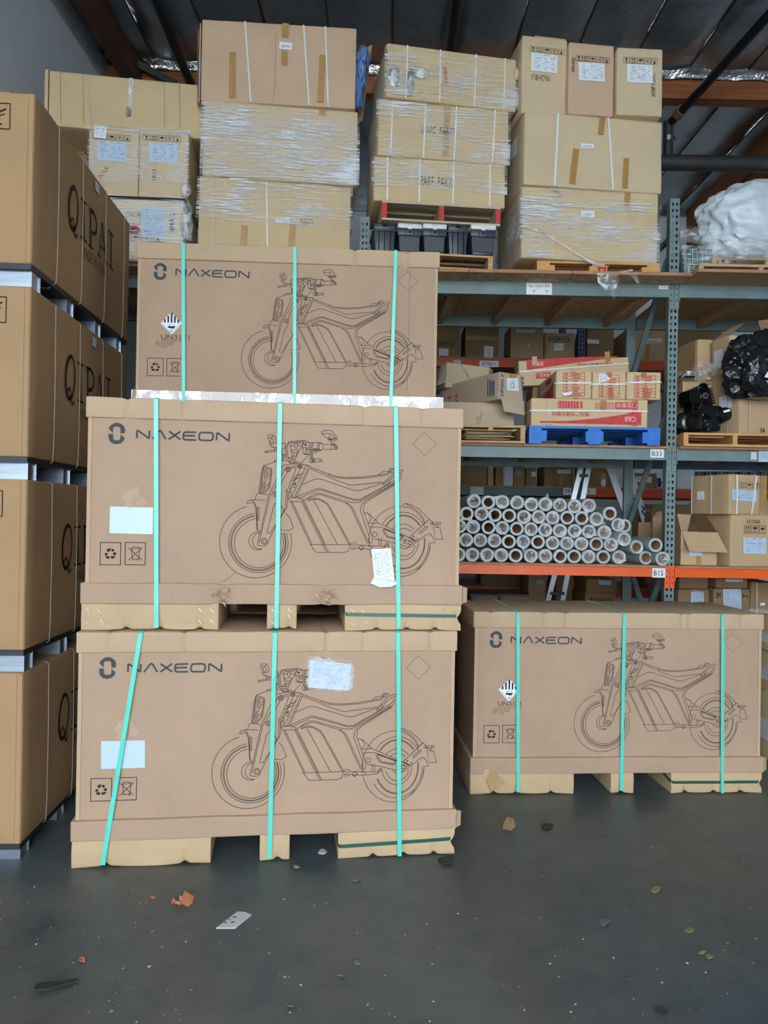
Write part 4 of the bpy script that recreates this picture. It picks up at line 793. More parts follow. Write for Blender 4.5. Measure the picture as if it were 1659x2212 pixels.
# pallets ------------------------------------------------------------
def pallet(label, xl, xr, yt, yb, Y, depth, yaw, z0, mat='wood', ends=None, style='stringer', th=.016, nb=5, mark=False, h=None):
    xm = (xl + xr) / 2; p = at(xm, (yt + yb) / 2, Y); pose = (p.x, p.y, yaw, 0)
    zt = loc_on(pose, xm, yt, 0)[1]; h = h or zt - z0; pose = (p.x, p.y, yaw, z0)
    x0 = loc_on(pose, xl, (yt + yb) / 2, 0)[0]; x1 = loc_on(pose, xr, (yt + yb) / 2, 0)[0]
    t = T('wooden_pallet', label, 'pallet', (p.x, p.y, z0), yaw); w = x1 - x0
    bw = .09
    for k in range(nb):
        y0 = (depth - bw) * k / (nb - 1); MB().box(x0, x1, y0, y0 + bw, h - th, h).obj('deck_board', mat, t)
    if style == 'stringer':
        for k, u in enumerate((0, .5, 1)):
            sw = .038; xs = x0 + (w - sw) * u; b = MB().box(xs, xs + sw, .004, depth - .004, th, h - th)
            if ends: b.box(xs - .001, xs + sw + .001, .0, .006, th, h - th, 1)
            b.obj('stringer', [mat, ends or mat], t)
        for y0 in (0, (depth - bw) / 2, depth - bw): MB().box(x0, x1, y0, y0 + bw, 0, th).obj('bottom_board', mat, t)
    else:
        for y0 in (0, (depth - .1) / 2, depth - .1):
            for k, u in enumerate((0, .5, 1)):
                bl = .14; xs = x0 + (w - bl) * u; MB().box(xs, xs + bl, y0, y0 + .1, th, h - 2 * th).obj('block', mat, t)
        for u in (0, .5, 1): xs = x0 + (w - .1) * u; MB().box(xs, xs + .1, 0, depth, h - 2 * th, h - th).obj('cross_board', mat, t)
        for u in (0, .5, 1): xs = x0 + (w - .1) * u; MB().box(xs, xs + .1, 0, depth, 0, th).obj('bottom_board', mat, t)
    t['ztop'] = z0 + h; t['pz'] = (x0, x1); return t
pa = pallet('low wooden pallet under the black storage boxes on the top shelf', 815, 1065, 547, 577, 5.98, .9, .10, ZT, 'wood'); za = pa['ztop']
def binbox(label, xl, xr, yt, Y, z0, kind, h):
    xm = (xl + xr) / 2; p = at(xm, yt + 30, Y); pose = (p.x, p.y, .10, z0); x0 = loc_on(pose, xl, yt + 30, 0)[0]; x1 = loc_on(pose, xr, yt + 30, 0)[0]
    zt = h
    t = T('battery_box', label, 'box', (p.x, p.y, z0), .10, None); d = .30; tp = .012
    def fn(q): q = q.copy(); k = (1 - q.z / (zt * .8)); q.x += (tp * k if q.x < (x0 + x1) / 2 else -tp * k); return q
    gridbox('body', x0 + .006, x1 - .006, .006, d, 0, zt * .80, (2, 2, 2), fn, 'black_plastic', t, .006)
    if kind == 'ribbed':
        for k in range(1, 4): xx = x0 + (x1 - x0) * k / 4; MB().box(xx - .003, xx + .003, -.002, .006, .01, zt * .78).obj('rib', 'hole_dark', t)
        gridbox('rim', x0 - .004, x1 + .004, -.004, d + .004, zt * .74, zt * .80, (2, 2, 2), None, 'black_plastic', t, .004)
        gridbox('lid', x0 + .008, x1 - .008, .004, d, zt * .80, zt, (2, 2, 2), None, 'black_plastic', t, .006); MB().box((x0 + x1) / 2 - .018, (x0 + x1) / 2 + .018, -.004, .006, zt * .9, zt * .97).obj('latch', 'hole_dark', t)
    else:
        MB().box(x0 + .022, x1 - .022, -.003, .008, .02, zt * .55).obj('front_panel', 'black_plastic', t)
        gridbox('rim', x0, x1, -.004, d + .004, zt * .60, zt * .84, (2, 2, 2), None, 'black_plastic', t, .006)
        for u in (.34, .66): xx = x0 + (x1 - x0) * u; MB().box(xx - .002, xx + .002, -.006, .0, zt * .62, zt * .82).obj('rim_rib', 'hole_dark', t)
        MB().box((x0 + x1) / 2 - .008, (x0 + x1) / 2 + .008, -.007, .0, zt * .69, zt * .75).obj('keyhole', 'hole_dark', t)
        l = gridbox('lid', x0 + .002, x1 - .002, -.010, d, zt * .84, zt, (2, 2, 2), None, 'lid_white', t, .006)
        MB().box((x0 + x1) / 2 - .014, (x0 + x1) / 2 + .014, -.015, -.008, zt * .80, zt * .87).obj('latch', 'lid_white', t); MB().box((x0 + x1) / 2 - .025, (x0 + x1) / 2 + .022, -.0115, -.009, zt * .93, zt * .98).obj('printed_strip', 'ink_pale', t)
for k, (xl, xr, yt, kind, lab) in enumerate(((806, 856, 481, 'r', 'ribbed black storage box with dark lid, beside the rack upright'), (858.5, 911, 487, 'w', 'black storage box with white lid, next to the ribbed one by the upright'), (912.5, 965, 484, 'w', 'black storage box with white lid and film scraps, middle of the row'),
                                             (966, 1013, 491, 'r', 'ribbed black storage box with dark lid, between two white-lidded ones'), (1016, 1071, 489, 'w', 'black storage box with white lid, end of row nearest the big wrapped carton'))): binbox(lab, xl, xr, yt, 6.0, za, 'ribbed' if k in (0, 3) else 'white', .232)
zb_ = za + .232
pb = pallet('worn wooden pallet with red stringer ends, on the black storage boxes', 825, 1081, 440, 482, 5.97, .95, .10, zb_, 'wood_grey', 'red_end')
s1 = Carton('carton', 'lowest of the three film-wrapped spare parts cartons', 807, 1091, 347, 461, 5.98, .62, .11, pb['ztop'], 'box_yellow')
s2 = Carton('carton', 'middle film-wrapped spare parts carton of the leaning stack', 817, 1098, 228, 346, 5.97, .62, .14, s1.ztop, 'box_yellow')
s3 = Carton('carton', 'topmost film-wrapped carton of the leaning spare parts stack', 835, 1115, 111, 227, 5.95, .62, .185, s2.ztop, 'box_yellow')
s1.text('SPARE  PARTS', (902, 401), (981, 386), 'ink_brown'); s2.text('SPARE  PARTS', (908, 288), (983, 279), 'ink_brown'); s3.text('SVW', (946, 190), (970, 182), 'red')
for c, xs in ((s1, ((837, 836), (907, 905), (980, 978), (1058, 1057))), (s2, ((848, 843), (919, 914), (986, 980), (1069, 1063))), (s3, ((880, 876), (951, 949), (1028, 1024), (1091, 1087)))):
    for a_, b_ in xs: c.strapv(a_, b_, .011, 'white_strap')
s1.wrap(s1.h * .30, s1.h - .002, 'film_thin', seed=1); s2.wrap(.0, s2.h - .002, 'film_thin', seed=2); s3.wrap(.0, s3.h * .95, 'film_faint', seed=3); s3.wrap(.02, s3.h * .55, 'film_faint', seed=5, off=.011)
s1.wrap(s1.h * .34, s1.h * .9, 'film', False, seed=7, off=.011, x1=s1.x0 + s1.w * .34); s2.wrap(s2.h * .7, s2.h * .97, 'film', False, seed=8, off=.011, x1=s2.x0 + s2.w * .36); s3.wrap(.03, s3.h * .8, 'film', False, seed=9, off=.011, x1=s3.x0 + s3.w * .2)
s2.tape([(966, 228), (962, 340)], .05, 'tape_old'); s3.tape([(960, 145), (963, 182)], .03, 'tape_brown')
for k, (px, py, sx, sz) in enumerate(((910, 158, .07, .05), (885, 180, .03, .10), (850, 165, .04, .09))):
    p = s3.U(px, py); filmclump('loose_film', None, (p[0], -.02, p[1]), sx, sz, 50 + k, 'film_bag', s3.t, .02)
filmclump('torn_corner', None, (s3.x1 - .0, -.005, s3.h * .72), .025, .05, 61, 'box_pale', s3.t, .02, 2)

pr = pallet('orange-brown block pallet under the cartons on the top shelf', 1160, 1425, 566, 592, 6.05, .95, .02, ZT, 'wood_orange', style='block', nb=7)
p = loc_on((pr.location.x, pr.location.y, .02, ZT), 1300, 583, -.002); MB().box(p[0] - .03, p[0] + .035, -.0015, -.0005, p[1] - .024, p[1] + .024).box(p[0] - .012, p[0] + .014, -.0025, -.0014, p[1] - .008, p[1] + .006, 1).obj('red_mark', ['red_paint', 'wood_orange'], pr)
r1 = Carton('carton', 'film-wrapped lowest carton on the orange-brown pallet', 1127, 1421, 411, 563, 6.03, .8, .09, pr['ztop'], 'box_yellow')
r1.sticker([(1254, 456), (1283, 457), (1283, 471), (1254, 470)], 'QIPAI'); r1.tape([(1355, 416), (1353, 455)], .045); r1.tape([(1190, 404), (1210, 425)], .03)
r1.wrap(.0, r1.h - .002, 'film_faint', seed=1); r1.wrap(r1.h * .02, r1.h * .35, 'film', False, seed=6, off=.010, x1=r1.x0 + r1.w * .22); r1.wrap(r1.h * .45, r1.h * .72, 'film_thin', False, seed=7, off=.010, x1=r1.x0 + r1.w * .26); r1.wrap(r1.h * .72, r1.h * .84, 'film_diag', seed=2, off=.012); r1.wrap(r1.h * .3, r1.h * .62, 'film_diag', seed=4, off=.010, slant=-.18)
for c4 in (((1098, 500), (1116, 462), (1115, 512), (1098, 540)),): r1.sidepaper(c4)
r2 = Carton('carton', 'strapped carton with slanting white bands, under three upright cartons', 1132, 1430, 252, 407, 6.01, .8, .12, r1.ztop, 'box_card_lit')
r2.sticker([(1254.5, 311), (1282, 313), (1281.5, 322), (1254, 321)], 'QIPAI'); r2.strapv(1205, 1197, .016); r2.strapv(1313, 1323, .016); r2.tape([(1301, 254), (1297, 292)], .045); r2.tape([(1244, 323), (1235, 398)], .05); r2.tape([(1352, 343), (1349, 407)], .045)
r2.sidepaper(((1104, 320), (1121, 292), (1120, 333), (1104, 350)))
lab3 = 'tall carton with handling marks, %s of three standing on the strapped carton'
ra = Carton('carton', 'tall carton leaning beside two others, paper label worn and creased', 1127, 1224, 81.5, 239, 6.0, .45, .155, r2.ztop, 'box_card_lit'); ra['x'] if False else None
rb = Carton('carton', 'pinkish tall carton standing between two tan ones, top shelf', 1227.5, 1326, 95, 250, 5.99, .6, .107, r2.ztop, 'box_pink')
rc = Carton('carton', 'tall carton at the outer end of the three upright cartons', 1332, 1431, 104.5, 258, 5.98, .6, .047, r2.ztop, 'box_card_lit')
ra.paper([(1146.5, 115), (1203, 122), (1202, 160), (1146, 154)], rows=9); ra.icons((1144, 101), (1218, 120)); ra.text('18c2HEU', (1148, 174), (1187, 166), 'pencil', 'handwriting', True)
rb.paper([(1248.5, 136), (1304.5, 139), (1305, 178), (1249.5, 175)], rows=9); rb.icons((1243, 121), (1316, 138)); rb.textv('38RARE', 1240, 158, .035)
rc.paper([(1353, 140), (1407.5, 142), (1409, 181.5), (1354, 179.5)], rows=9); rc.icons((1346, 125), (1419, 141)); rc.textv('3E0P130C', 1414, 212, .045)
MB().box(ra.x0 + .1, ra.x1 - .01, .0, .3, ra.h, ra.h + .008).obj('lifted_flap', 'box_card', ra.t); MB().add([(rb.x0 + .12, .02, rb.h + .001), (rb.x1 - .03, .02, rb.h + .001), (rb.x1 - .03, .3, rb.h + .05), (rb.x0 + .10, .3, rb.h + .04)], [(0, 1, 2, 3), (3, 2, 1, 0)]).obj('lifted_flap', 'box_yellow', rb.t)
# hanging torn film at the pallet edge
def hangfilm(label, pts, Y, sd):
    t = []; b = MB(); n = len(pts); rnd = random.Random(sd); vs = []
    base = at(*pts[0], Y)
    m_ = 7; L_ = [at(*p[:2], Y) - base for p in pts]; 
    c = sum((q_ for q_ in L_), Vector()) / n; vs = [tuple(c + Vector((0, -.02, 0)))]
    for k in (.35, .7, 1): vs += [tuple(c + (q_ - c) * k + Vector((0, .05 * nz(q_ * k, 14, sd) - .02, .01 * nz(q_, 20, sd)))) for q_ in L_]
    fs = [(0, 1 + i, 1 + (i + 1) % n) for i in range(n)]
    for r in range(2): fs += [(1 + r * n + i, 1 + (r + 1) * n + i, 1 + (r + 1) * n + (i + 1) % n, 1 + r * n + (i + 1) % n) for i in range(n)]
    o = b.add(vs, fs).obj('torn_film', 'film_bag', None, True, 30); o.location = base; tag(o, label, 'plastic film'); return o
hangfilm('crumpled sheet of torn film hanging off the top shelf edge', [(1288, 592), (1305, 590), (1330, 596), (1340, 612), (1332, 628), (1330, 642), (1326, 656), (1318, 640), (1318, 630), (1306, 628), (1300, 622), (1290, 612)], 5.95, 3)
hangfilm('small tongue of torn film hanging beside the larger sheet', [(1334, 588), (1362, 586), (1374, 592), (1380, 604), (1378, 616), (1370, 603), (1360, 600), (1350, 596)], 5.95, 4)
b = MB().tube([tuple(r1.U(*p, -.03)[i] if False else (r1.U(*p)[0], -.03, r1.U(*p)[1])[i] for i in range(3)) for p in ((1128, 490), (1170, 505), (1220, 535), (1262, 563), (1290, 574), (1312, 578))], [.008, .012, .01, .016, .02, .006], 8).obj('film_rope', 'film_bag', r1.t, True)
# ================================================================== pallet racking
def upright_mesh(b, x, y, z0, z1, w=.078, d=.072, holes=True, m=0):
    """channel post with two rows of tear-drop slots cut through its face"""
    x0, x1 = x - w / 2, x + w / 2; p = .0508; t = .003
    n = int((z1 - z0) / p)
    for cx0, cx1 in ((x0, x), (x, x1)):
        c = (cx0 + cx1) / 2 + (.003 if cx0 == x0 else -.003); z = z0
        for k in range(n):
            zc = z + p / 2; hole = [(c, zc + .014), (c + .0085, zc + .010), (c + .0095, zc + .002), (c + .0055, zc - .006), (c + .004, zc - .013), (c - .004, zc - .013), (c - .0055, zc - .006), (c - .0095, zc + .002), (c - .0085, zc + .010)]
            out = [(c, z + p), (cx1, z + p), (cx1, zc + .002), (cx1, zc - .006), (cx1, z), (cx0, z), (cx0, zc - .006), (cx0, zc + .002), (cx0, z + p)]
            N9 = 9; b.add([(q[0], y, q[1]) for q in out] + [(q[0], y, q[1]) for q in hole], [(i, i + N9, (i + 1) % N9 + N9, (i + 1) % N9) for i in range(N9)], m)
            z += p
        if z < z1: b.add([(cx0, y, z), (cx1, y, z), (cx1, y, z1), (cx0, y, z1)], [(0, 1, 2, 3)], m)
    b.box(x0, x0 + t, y + .0005, y + d, z0, z1, m); b.box(x1 - t, x1, y + .0005, y + d, z0, z1, m)
    b.box(x0, x0 + .02, y + d - t, y + d, z0, z1, m); b.box(x1 - .02, x1, y + d - t, y + d, z0, z1, m); return b
RX = [-2.685, -.194, 2.297, 4.788]; RY = 6.22
rk = T('pallet_rack', 'grey-green pallet rack with orange lower beams holding boxes and film rolls', 'rack', (0, RY, 0))
tops = [3.56, 4.06, 4.25, 4.25]
for x, zt in zip(RX, tops):
    o = upright_mesh(MB(), x, 0, .012, zt).obj('upright', 'teal', rk); MB().box(x - .06, x + .06, -.02, .09, 0, .012).obj('foot_plate', 'teal', o)
    MB().box(x - .0385, x + .0385, 1.06, 1.12, .012, zt - .05).box(x - .046, x - .0385, 1.055, 1.06, .0, zt - .05).obj('rear_upright', 'teal', rk)
    for (y0, z0), (y1, z1) in (((.08, 3.79), (1.06, 2.88)), ((.08, 2.50), (1.06, 1.55)), ((.08, 1.22), (1.06, .30)), ((1.06, 1.36), (.08, .42))):
        if max(z0, z1) < zt: MB().beam((x - .02, y0, z0), (x - .02, y1, z1), .028, .044, (1, 0, 0)).obj('brace', 'teal', rk)
    for z in [q_ for q_ in (.25, 2.75, 3.95) if q_ < zt]: MB().beam((x - .01, .07, z), (x - .01, 1.06, z), .03, .04).obj('brace', 'teal', rk)
LV = [(3.548, .100, 'teal', 'teal', 'teal'), (2.232, .090, 'teal', 'teal', 'blue_rack'), (1.285, .078, 'orange', 'orange_red', 'orange_red')]
for zt, h, mf, mr, mr2 in LV:
    for k in range(3):
        xa, xb = RX[k] + .04, RX[k + 1] - .04
        bm_ = MB().box(xa, xb, -.022, .024, zt - h, zt).box(xa, xb, .024, .045, zt - h, zt - .03).obj('beam', mf, rk)
        for xc, s_ in ((xa, -1), (xb, 1)):                           # hooked end plates lapping the post's face
            x2 = xc + s_ * .036; MB().box(min(xc, x2), max(xc, x2), -.010, -.003, zt - h - .09, zt + .012).obj('end_plate', mf, bm_)
            MB().box(xc - .004, xc + .004, -.024, .03, zt - h - .03, zt + .006).obj('end_plate', mf, bm_)
            for q_ in (.02, .07, .12): MB().box(xc + s_ * .018 - .003, xc + s_ * .018 + .003, -.0118, -.0095, zt - q_ - .012, zt - q_).obj('rivet', 'hole_dark', bm_)
        MB().box(xa, xb, 1.03, 1.075, zt - h, zt - .022).box(xa, xb, 1.05, 1.075, zt - .022, zt).obj('rear_beam', mr if k < 2 else mr2, rk)
for x in (-2.2, -1.6, -.9, .49, 1.0, 1.5, 2.04, 2.92, 3.5, 4.2): MB().beam((x + .02, .028, 3.503), (x, 1.028, 3.503), .045, .085).obj('joist', 'wood_brown', rk)
for x in (.3, .8, 1.3, 1.95, 2.9, 3.6): MB().beam((x, .05, 2.20), (x, 1.028, 2.20), .09, .035).obj('joist', 'wood_brown', rk)
# beam labels
def beamlabel(c0, c1, txt=None, mat='paper', arrows=False, y=-.0235, tm='ink'):
    P = (0, RY, 0, 0); a, b_ = loc_on(P, *c0, y), loc_on(P, *c1, y); o = MB().box(a[0], b_[0], y - .0012, y, b_[1], a[1]).obj('beam_label', mat, rk); w, h = b_[0] - a[0], a[1] - b_[1]
    if txt:
        if arrows:
            text('label_text', txt, .05, a[0] + w * .1, b_[1] + h * .58, y - .002, 'pencil', o, fit=(w * .8, h * .28))
            m_ = MB()
            for u in (.3, .8): cx = a[0] + w * u; m_.stroke([(cx, b_[1] + h * .08), (cx, b_[1] + h * .4)], .003, y - .002); m_.stroke([(cx - .014, b_[1] + h * .26), (cx, b_[1] + h * .42), (cx + .014, b_[1] + h * .26)], .003, y - .002)
            m_.obj('label_arrows', 'pencil', o)
        else: text('label_text', txt, .05, a[0] + w * .12, b_[1] + h * .2, y - .002, tm, o, fit=(w * .72, h * .55))
beamlabel((1137, 611), (1192, 637), 'kp mini 34', 'paper', True); beamlabel((1423, 617), (1443, 625), '34', 'paper', tm='line_grey'); beamlabel((1405, 970), (1434, 989), 'B33'); beamlabel((1409, 1227), (1437, 1248), 'B15')
beamlabel((1639, 972), (1670, 998), 'SWAN 1', 'sticker', tm='line_grey'); beamlabel((1622, 976), (1634, 993), None, 'paper_old')
# deck boards lying on the beams
def deck(label, x0, x1, y0, y1, z, th, mat='osb'):
    o = T('deck_board', label, 'board', (x0, y0, z)); MB().box(0, x1 - x0, .012, y1 - y0, 0, th).obj('panel', mat, o); MB().box(0, x1 - x0, 0, .012, 0, th).obj('painted_edge', 'board_edge', o); return o
for i, (x0, x1) in enumerate(((-2.64, -1.45), (-1.445, -.24))): deck(('chipboard deck panel on the top beams under the wide carton by the wall', 'chipboard deck panel on the top beams under the film-wrapped stack')[i], x0, x1, 5.97, 7.34, 3.548, .026)
for i, (x0, x1) in enumerate(((-.15, .62), (.625, 1.42), (1.425, 2.25))): o = deck(('chipboard deck panel on the top beams under the leaning spare parts stack', 'chipboard deck panel on the top beams beside the spare parts stack', 'chipboard deck panel on the top beams under the orange-brown pallet')[i], x0, x1, 5.965, 7.34, 3.548, .026)
MB().box(2.25 - 1.425, 2.34 - 1.425, .012, .20, 0, .026).obj('panel_tongue', 'osb', o); MB().box(2.25 - 1.425, 2.34 - 1.425, 0, .012, 0, .026).obj('painted_edge', 'board_edge', o)
deck('plywood deck panel on the top beams under the white bag bundle', 2.345, 4.74, 5.86, 7.34, 3.548, .024, 'wood_brown')
for i, (x0, x1) in enumerate(((-.15, 1.1), (1.105, 2.25))): deck(('thin brown deck panel at middle level under the cardboard sheets', 'thin brown deck panel at middle level under the blue pallet')[i], x0, x1, 6.16, 7.32, 2.232, .018, 'wood_brown')
deck('thin brown deck panel at middle level under the black engine', 2.345, 4.74, 6.14, 7.32, 2.232, .018, 'wood_brown')
deck('thin brown deck panel on the orange beam under the film rolls', -.15, 2.255, 6.17, 7.30, 1.285, .015, 'wood_brown'); deck('thin brown deck panel on the orange beam under the open carton', 2.34, 4.74, 6.17, 7.30, 1.285, .015, 'wood_brown')

# ------------------------------------------------------------------ middle level: red-printed boxes, torn long box, pallets
ZM, ZL = 2.250, 1.300
pw = pallet('wooden pallet loaded with flat cardboard sheets beside the blue pallet', 985, 1135, 918, 953, 6.12, .9, .0, ZM, 'wood', None, nb=4, th=.018)
x0, x1 = pw['pz']
for k in range(9):
    rnd = random.Random(k); z = .024 + k * .009
    tag(MB().beam((x0 + .02 + rnd.random() * .05, .05 + rnd.random() * .05, z), (x1 - .09 - rnd.random() * .12, .1 + rnd.random() * .05, z + rnd.uniform(-.002, .006)), .30, .004).obj('cardboard_sheet', ('box_card', 'box_dark', 'box_pale')[k % 3]), 'flat cardboard sheet slid inside the wooden pallet beside the blue one', 'cardboard', 'cardboard sheets in the pallet').location = pw.location
pk = Carton('carton', 'pinkish carton with a dented printed swirl, under the torn long box', 945, 1111, 869, 921, 6.30, .62, .0, pw['ztop'], 'box_grey', n=(10, 4, 6))
sw = MB()
for a in (0, 1, 2): sw.stroke([pk.U(*c) for c in (((1027, 905), (1036, 901), (1041, 896), (1038, 891)), ((1028, 909), (1038, 905), (1041, 898)), ((1030, 914), (1040, 911)))[a]], .003, -.0112)
sw.obj('printed_swirl', 'ink_brown', pk.t)
c1 = Carton('open_carton', 'open carton tipped up behind the torn long box', 962, 1056, 787, 835, 6.72, .4, .22, 2.765, 'box_grey', flaps=False); c1.t.rotation_euler = (0, .05, .22)
MB().add([(c1.x0, .0, c1.h * .2), (c1.x0 - .05, .1, c1.h * .1), (c1.x0 - .02, .1, c1.h * .98), (c1.x0, .0, c1.h)], [(0, 1, 2, 3), (3, 2, 1, 0)]).obj('end_flap', 'box_grey', c1.t)
MB().add([(c1.x1, .02, c1.h * .75), (c1.x1 + .06, .1, c1.h * .72), (c1.x1 + .07, .12, c1.h * 1.02), (c1.x1, .02, c1.h)], [(0, 1, 2, 3), (3, 2, 1, 0)]).obj('end_flap', 'box_grey', c1.t)
b = MB().stroke([c1.U(990, 787), c1.U(1015, 822)], .002, -.0112); b.stroke([c1.U(1003, 800), c1.U(1017, 828)], .002, -.0112); b.obj('crease', 'ink_brown', c1.t)
fn = Carton('torn_carton', 'long torn carton with blue lettering lying across the pinkish carton', 1078, 1130, 806, 862, 6.16, .86, .5, pk.ztop, 'box_grey', bulge=.004, n=(8, 10, 8), rough=1.4, flaps=False)
fn.paper([(1093, 817), (1117, 817), (1118.5, 845), (1093.5, 843)], rows=6); fn.textv('IFAN', 1122, 814, .05, 'ink_blue', -80); fn.textv('LIPSEN Z', 1086, 856, .045, 'ink_blue'); fn.tape([(1099, 812), (1114, 813)], .035, 'tape_brown')
MB().stroke([fn.U(*c) for c in ((1101, 829), (1105, 827), (1109, 831), (1107, 838), (1102, 839), (1101, 829))], .004, -.014).obj('round_stamp', 'ink_blue', fn.t)
xa = fn.x0
MB().add([(fn.x0 + .01, -.012, .02), (fn.x1 + .0, -.012, .0), (fn.x1 - .02, -.05, -.115), (fn.x0 + .03, -.035, -.10), ((fn.x0 + fn.x1) / 2, -.03, -.045)], [(0, 4, 1), (1, 4, 2), (2, 4, 3), (3, 4, 0)]).add([(fn.x0 + .01, -.009, .02), (fn.x1 + .0, -.009, .0), (fn.x1 - .02, -.047, -.115), (fn.x0 + .03, -.032, -.10), ((fn.x0 + fn.x1) / 2, -.027, -.045)], [(1, 4, 0), (2, 4, 1), (3, 4, 2), (0, 4, 3)]).obj('torn_flap', 'box_grey', fn.t)
b = MB()                                                              # lettering along the long side
for k, y in enumerate((.05, .075, .10, .13)): b.poly([(fn.x0 - .009, y, .03 + .02 * (k % 2)), (fn.x0 - .009, y + .012, .03), (fn.x0 - .009, y + .012, .15 + .015 * k), (fn.x0 - .009, y, .15)])
b.obj('side_lettering', 'ink_blue', fn.t)
b = MB()
for k in range(3): b.stroke([(.56 + k * .1, .05), (.60 + k * .1, .05)], .012, 0); b.stroke([(.56 + k * .1, .10), (.62 + k * .1, .10)], .01, 0); b.stroke([(.585 + k * .1, .03), (.585 + k * .1, .12)], .012, 0)
b.v = [(fn.x0 - .009, v[0], v[2]) for v in b.v]; b.obj('side_marks', 'ink_red', fn.t)
pbl = pallet('bright blue painted block pallet under the red-printed boxes', 1143, 1426, 922, 957, 6.12, .95, .0, ZM, 'blue_wood', style='block', nb=6, th=.018)
CT = '精品广告展示器材'; CG = '门型展架'
lr = Carton('long_carton', 'long upside-down carton with red print lying on the blue pallet', 1147, 1399, 862, 922, 6.14, .30, .0, pbl['ztop'], 'box_pale', bulge=.006)
def P_(c, pts): return [c.U(*p) for p in pts]
def red(c, pts, name='red_print', mat='ink_red', y=-.0112): return MB().poly([(x, y, z) for x, z in P_(c, pts)]).obj(name, mat, c.t)
zq = lambda x, y: (1190 + x / 5.72, 690 + y / 5.72)
red(lr, [zq(1112, 1120), zq(880, 1180), zq(560, 1225), zq(230, 1255), (1165, 910), (1165, 913), zq(1112, 1305)][::-1])
lr.text(CT, zq(10, 1195), zq(468, 1145), 'ink_red', flip=True); red(lr, [zq(790, 1025), zq(1068, 1025), zq(1068, 1110), zq(790, 1110)]); lr.text(CG, zq(800, 1095), zq(1055, 1035), 'ink_pale', flip=True, y=-.0118)
red(lr, [zq(85, 1010), zq(340, 1015), zq(340, 1100), zq(85, 1090)]); red(lr, [zq(358, 1018), zq(388, 1018), zq(388, 1100), zq(358, 1100)])
b = MB()
for k in range(7): a_ = zq(100 + k * 34, 1015), zq(92 + k * 36, 1092); b.stroke(P_(lr, a_), .003, -.0118)
b.obj('print_gaps', 'ink_pale', lr.t); b = MB()
for k in range(4): u = 545 + k * 60; b.stroke(P_(lr, (zq(u, 1035), zq(u + 45, 1035), zq(u + 45, 1100), zq(u, 1100))), .003, -.0112, closed=True); b.stroke(P_(lr, (zq(u + 22, 1035), zq(u + 22, 1100))), .003, -.0112)
b.obj('small_characters', 'ink_red', lr.t); lr.text('C&B', zq(905, 1265), zq(1045, 1205), 'ink_pale', 'printed_initials', True, -.0118)
lr.tape([zq(1035, 1000), zq(1030, 1320)], .045); lr.tape([zq(645, 1000), zq(640, 1125)], .045); lr.tape([(1187, 864), (1186, 918)], .045, 'tape_old'); lr.straph(887, 889, .012, 'white_strap')
ex = []
for k, (xl, xr, yt, yb, lab) in enumerate(((1201, 1278, 801, 862, 'tan carton with red table, white torn slip low on its end'), (1279, 1352, 803.5, 863, 'tan carton with red table, torn paper label at its top'), (1354, 1428, 804, 864, 'tan carton with red table, overhanging end of the row beside upright'))):
    c = Carton('long_carton', lab, xl, xr, yt, yb, 6.13, .72, .0, lr.ztop, 'box_pale', bulge=.006, n=(8, 5, 8)); ex.append(c)
    w = xr - xl; u0, u1 = xl + w * (.2 if k < 2 else .22), xl + w * (.8 if k < 2 else .83); t0, t1 = yt + 5 + k * 1.5, yb - 6 + k * .5
    b = MB().stroke(P_(c, ((u0, t0), (u1, t0), (u1, t1), (u0, t1))), .0032, -.0112, closed=True)
    for r in range(1, 7): y_ = t0 + (t1 - t0) * r / 7; b.stroke(P_(c, ((u0, y_), (u1, y_))), .0022, -.0112)
    b.stroke(P_(c, ((u0 + (u1 - u0) * .38, t0), (u0 + (u1 - u0) * .38, t1))), .0022, -.0112)
    b.obj('red_table', 'ink_red', c.t); b = MB(); rnd = random.Random(k)
    for r in range(7):
        y_ = t0 + (t1 - t0) * (r + .5) / 7
        for a_, e_ in ((.08, .3), (.46, .62 + .3 * rnd.random())):
            for q_ in range(int((e_ - a_) / .075)): xx = u0 + (u1 - u0) * (a_ + q_ * .075); b.stroke(P_(c, ((xx, y_), (xx + 2.2, y_))), .013, -.0112)
    b.obj('red_characters', 'ink_red', c.t)
    c.tape([(xl + w * .5, yt + 1), (xl + w * .48, yt + 12)], .04); c.tape([(xl + w * .53, yb - 26), (xl + w * .55, yb - 1)], .04); c.straph(yt + 27 - 4 * (k == 2), yt + 27 - 5 * (k == 2), .012)
    if k == 0:
        MB().poly([(c.x0 - .01, y, z) for y, z in ((.06, .02), (.5, .02), (.5, .06), (.06, .14))]).poly([(c.x0 - .01, y, z) for y, z in ((.14, .15), (.34, .15), (.34, .19), (.14, .19))]).obj('side_print', 'ink_red', c.t)
        MB().prism(P_(c, ((1210, 850), (1237, 847), (1230, 854), (1218, 856))), -.02, -.012).obj('torn_slip', 'paper', c.t)
    if k == 1: docpaper('torn_label', P_(c, ((1293, 808), (1306, 807), (1318, 820), (1292, 829))), c.t, -.014, 'paper', 4, 3)
lr2 = Carton('carton', 'plain carton wedged behind the row of red-table cartons', 1150, 1350, 838, 930, 6.90, .33, .0, pbl['ztop'], 'box_dark')
rp = Carton('long_carton', 'long carton with red wedge print lying tilted behind the row', 1122, 1360, 784, 838, 6.92, .26, .0, lr2.ztop - .0, 'box_pale', bulge=.005); rp.t.rotation_euler = (0, -.052, 0); rp.t.location.z += .035
zk = lambda x, y: (930 + x / 5.72, 690 + y / 5.72)
def rpU(px, py): return rp.U(px, py + (px - 1241) * .055)
def P2(pts): return [rpU(*p) for p in pts]
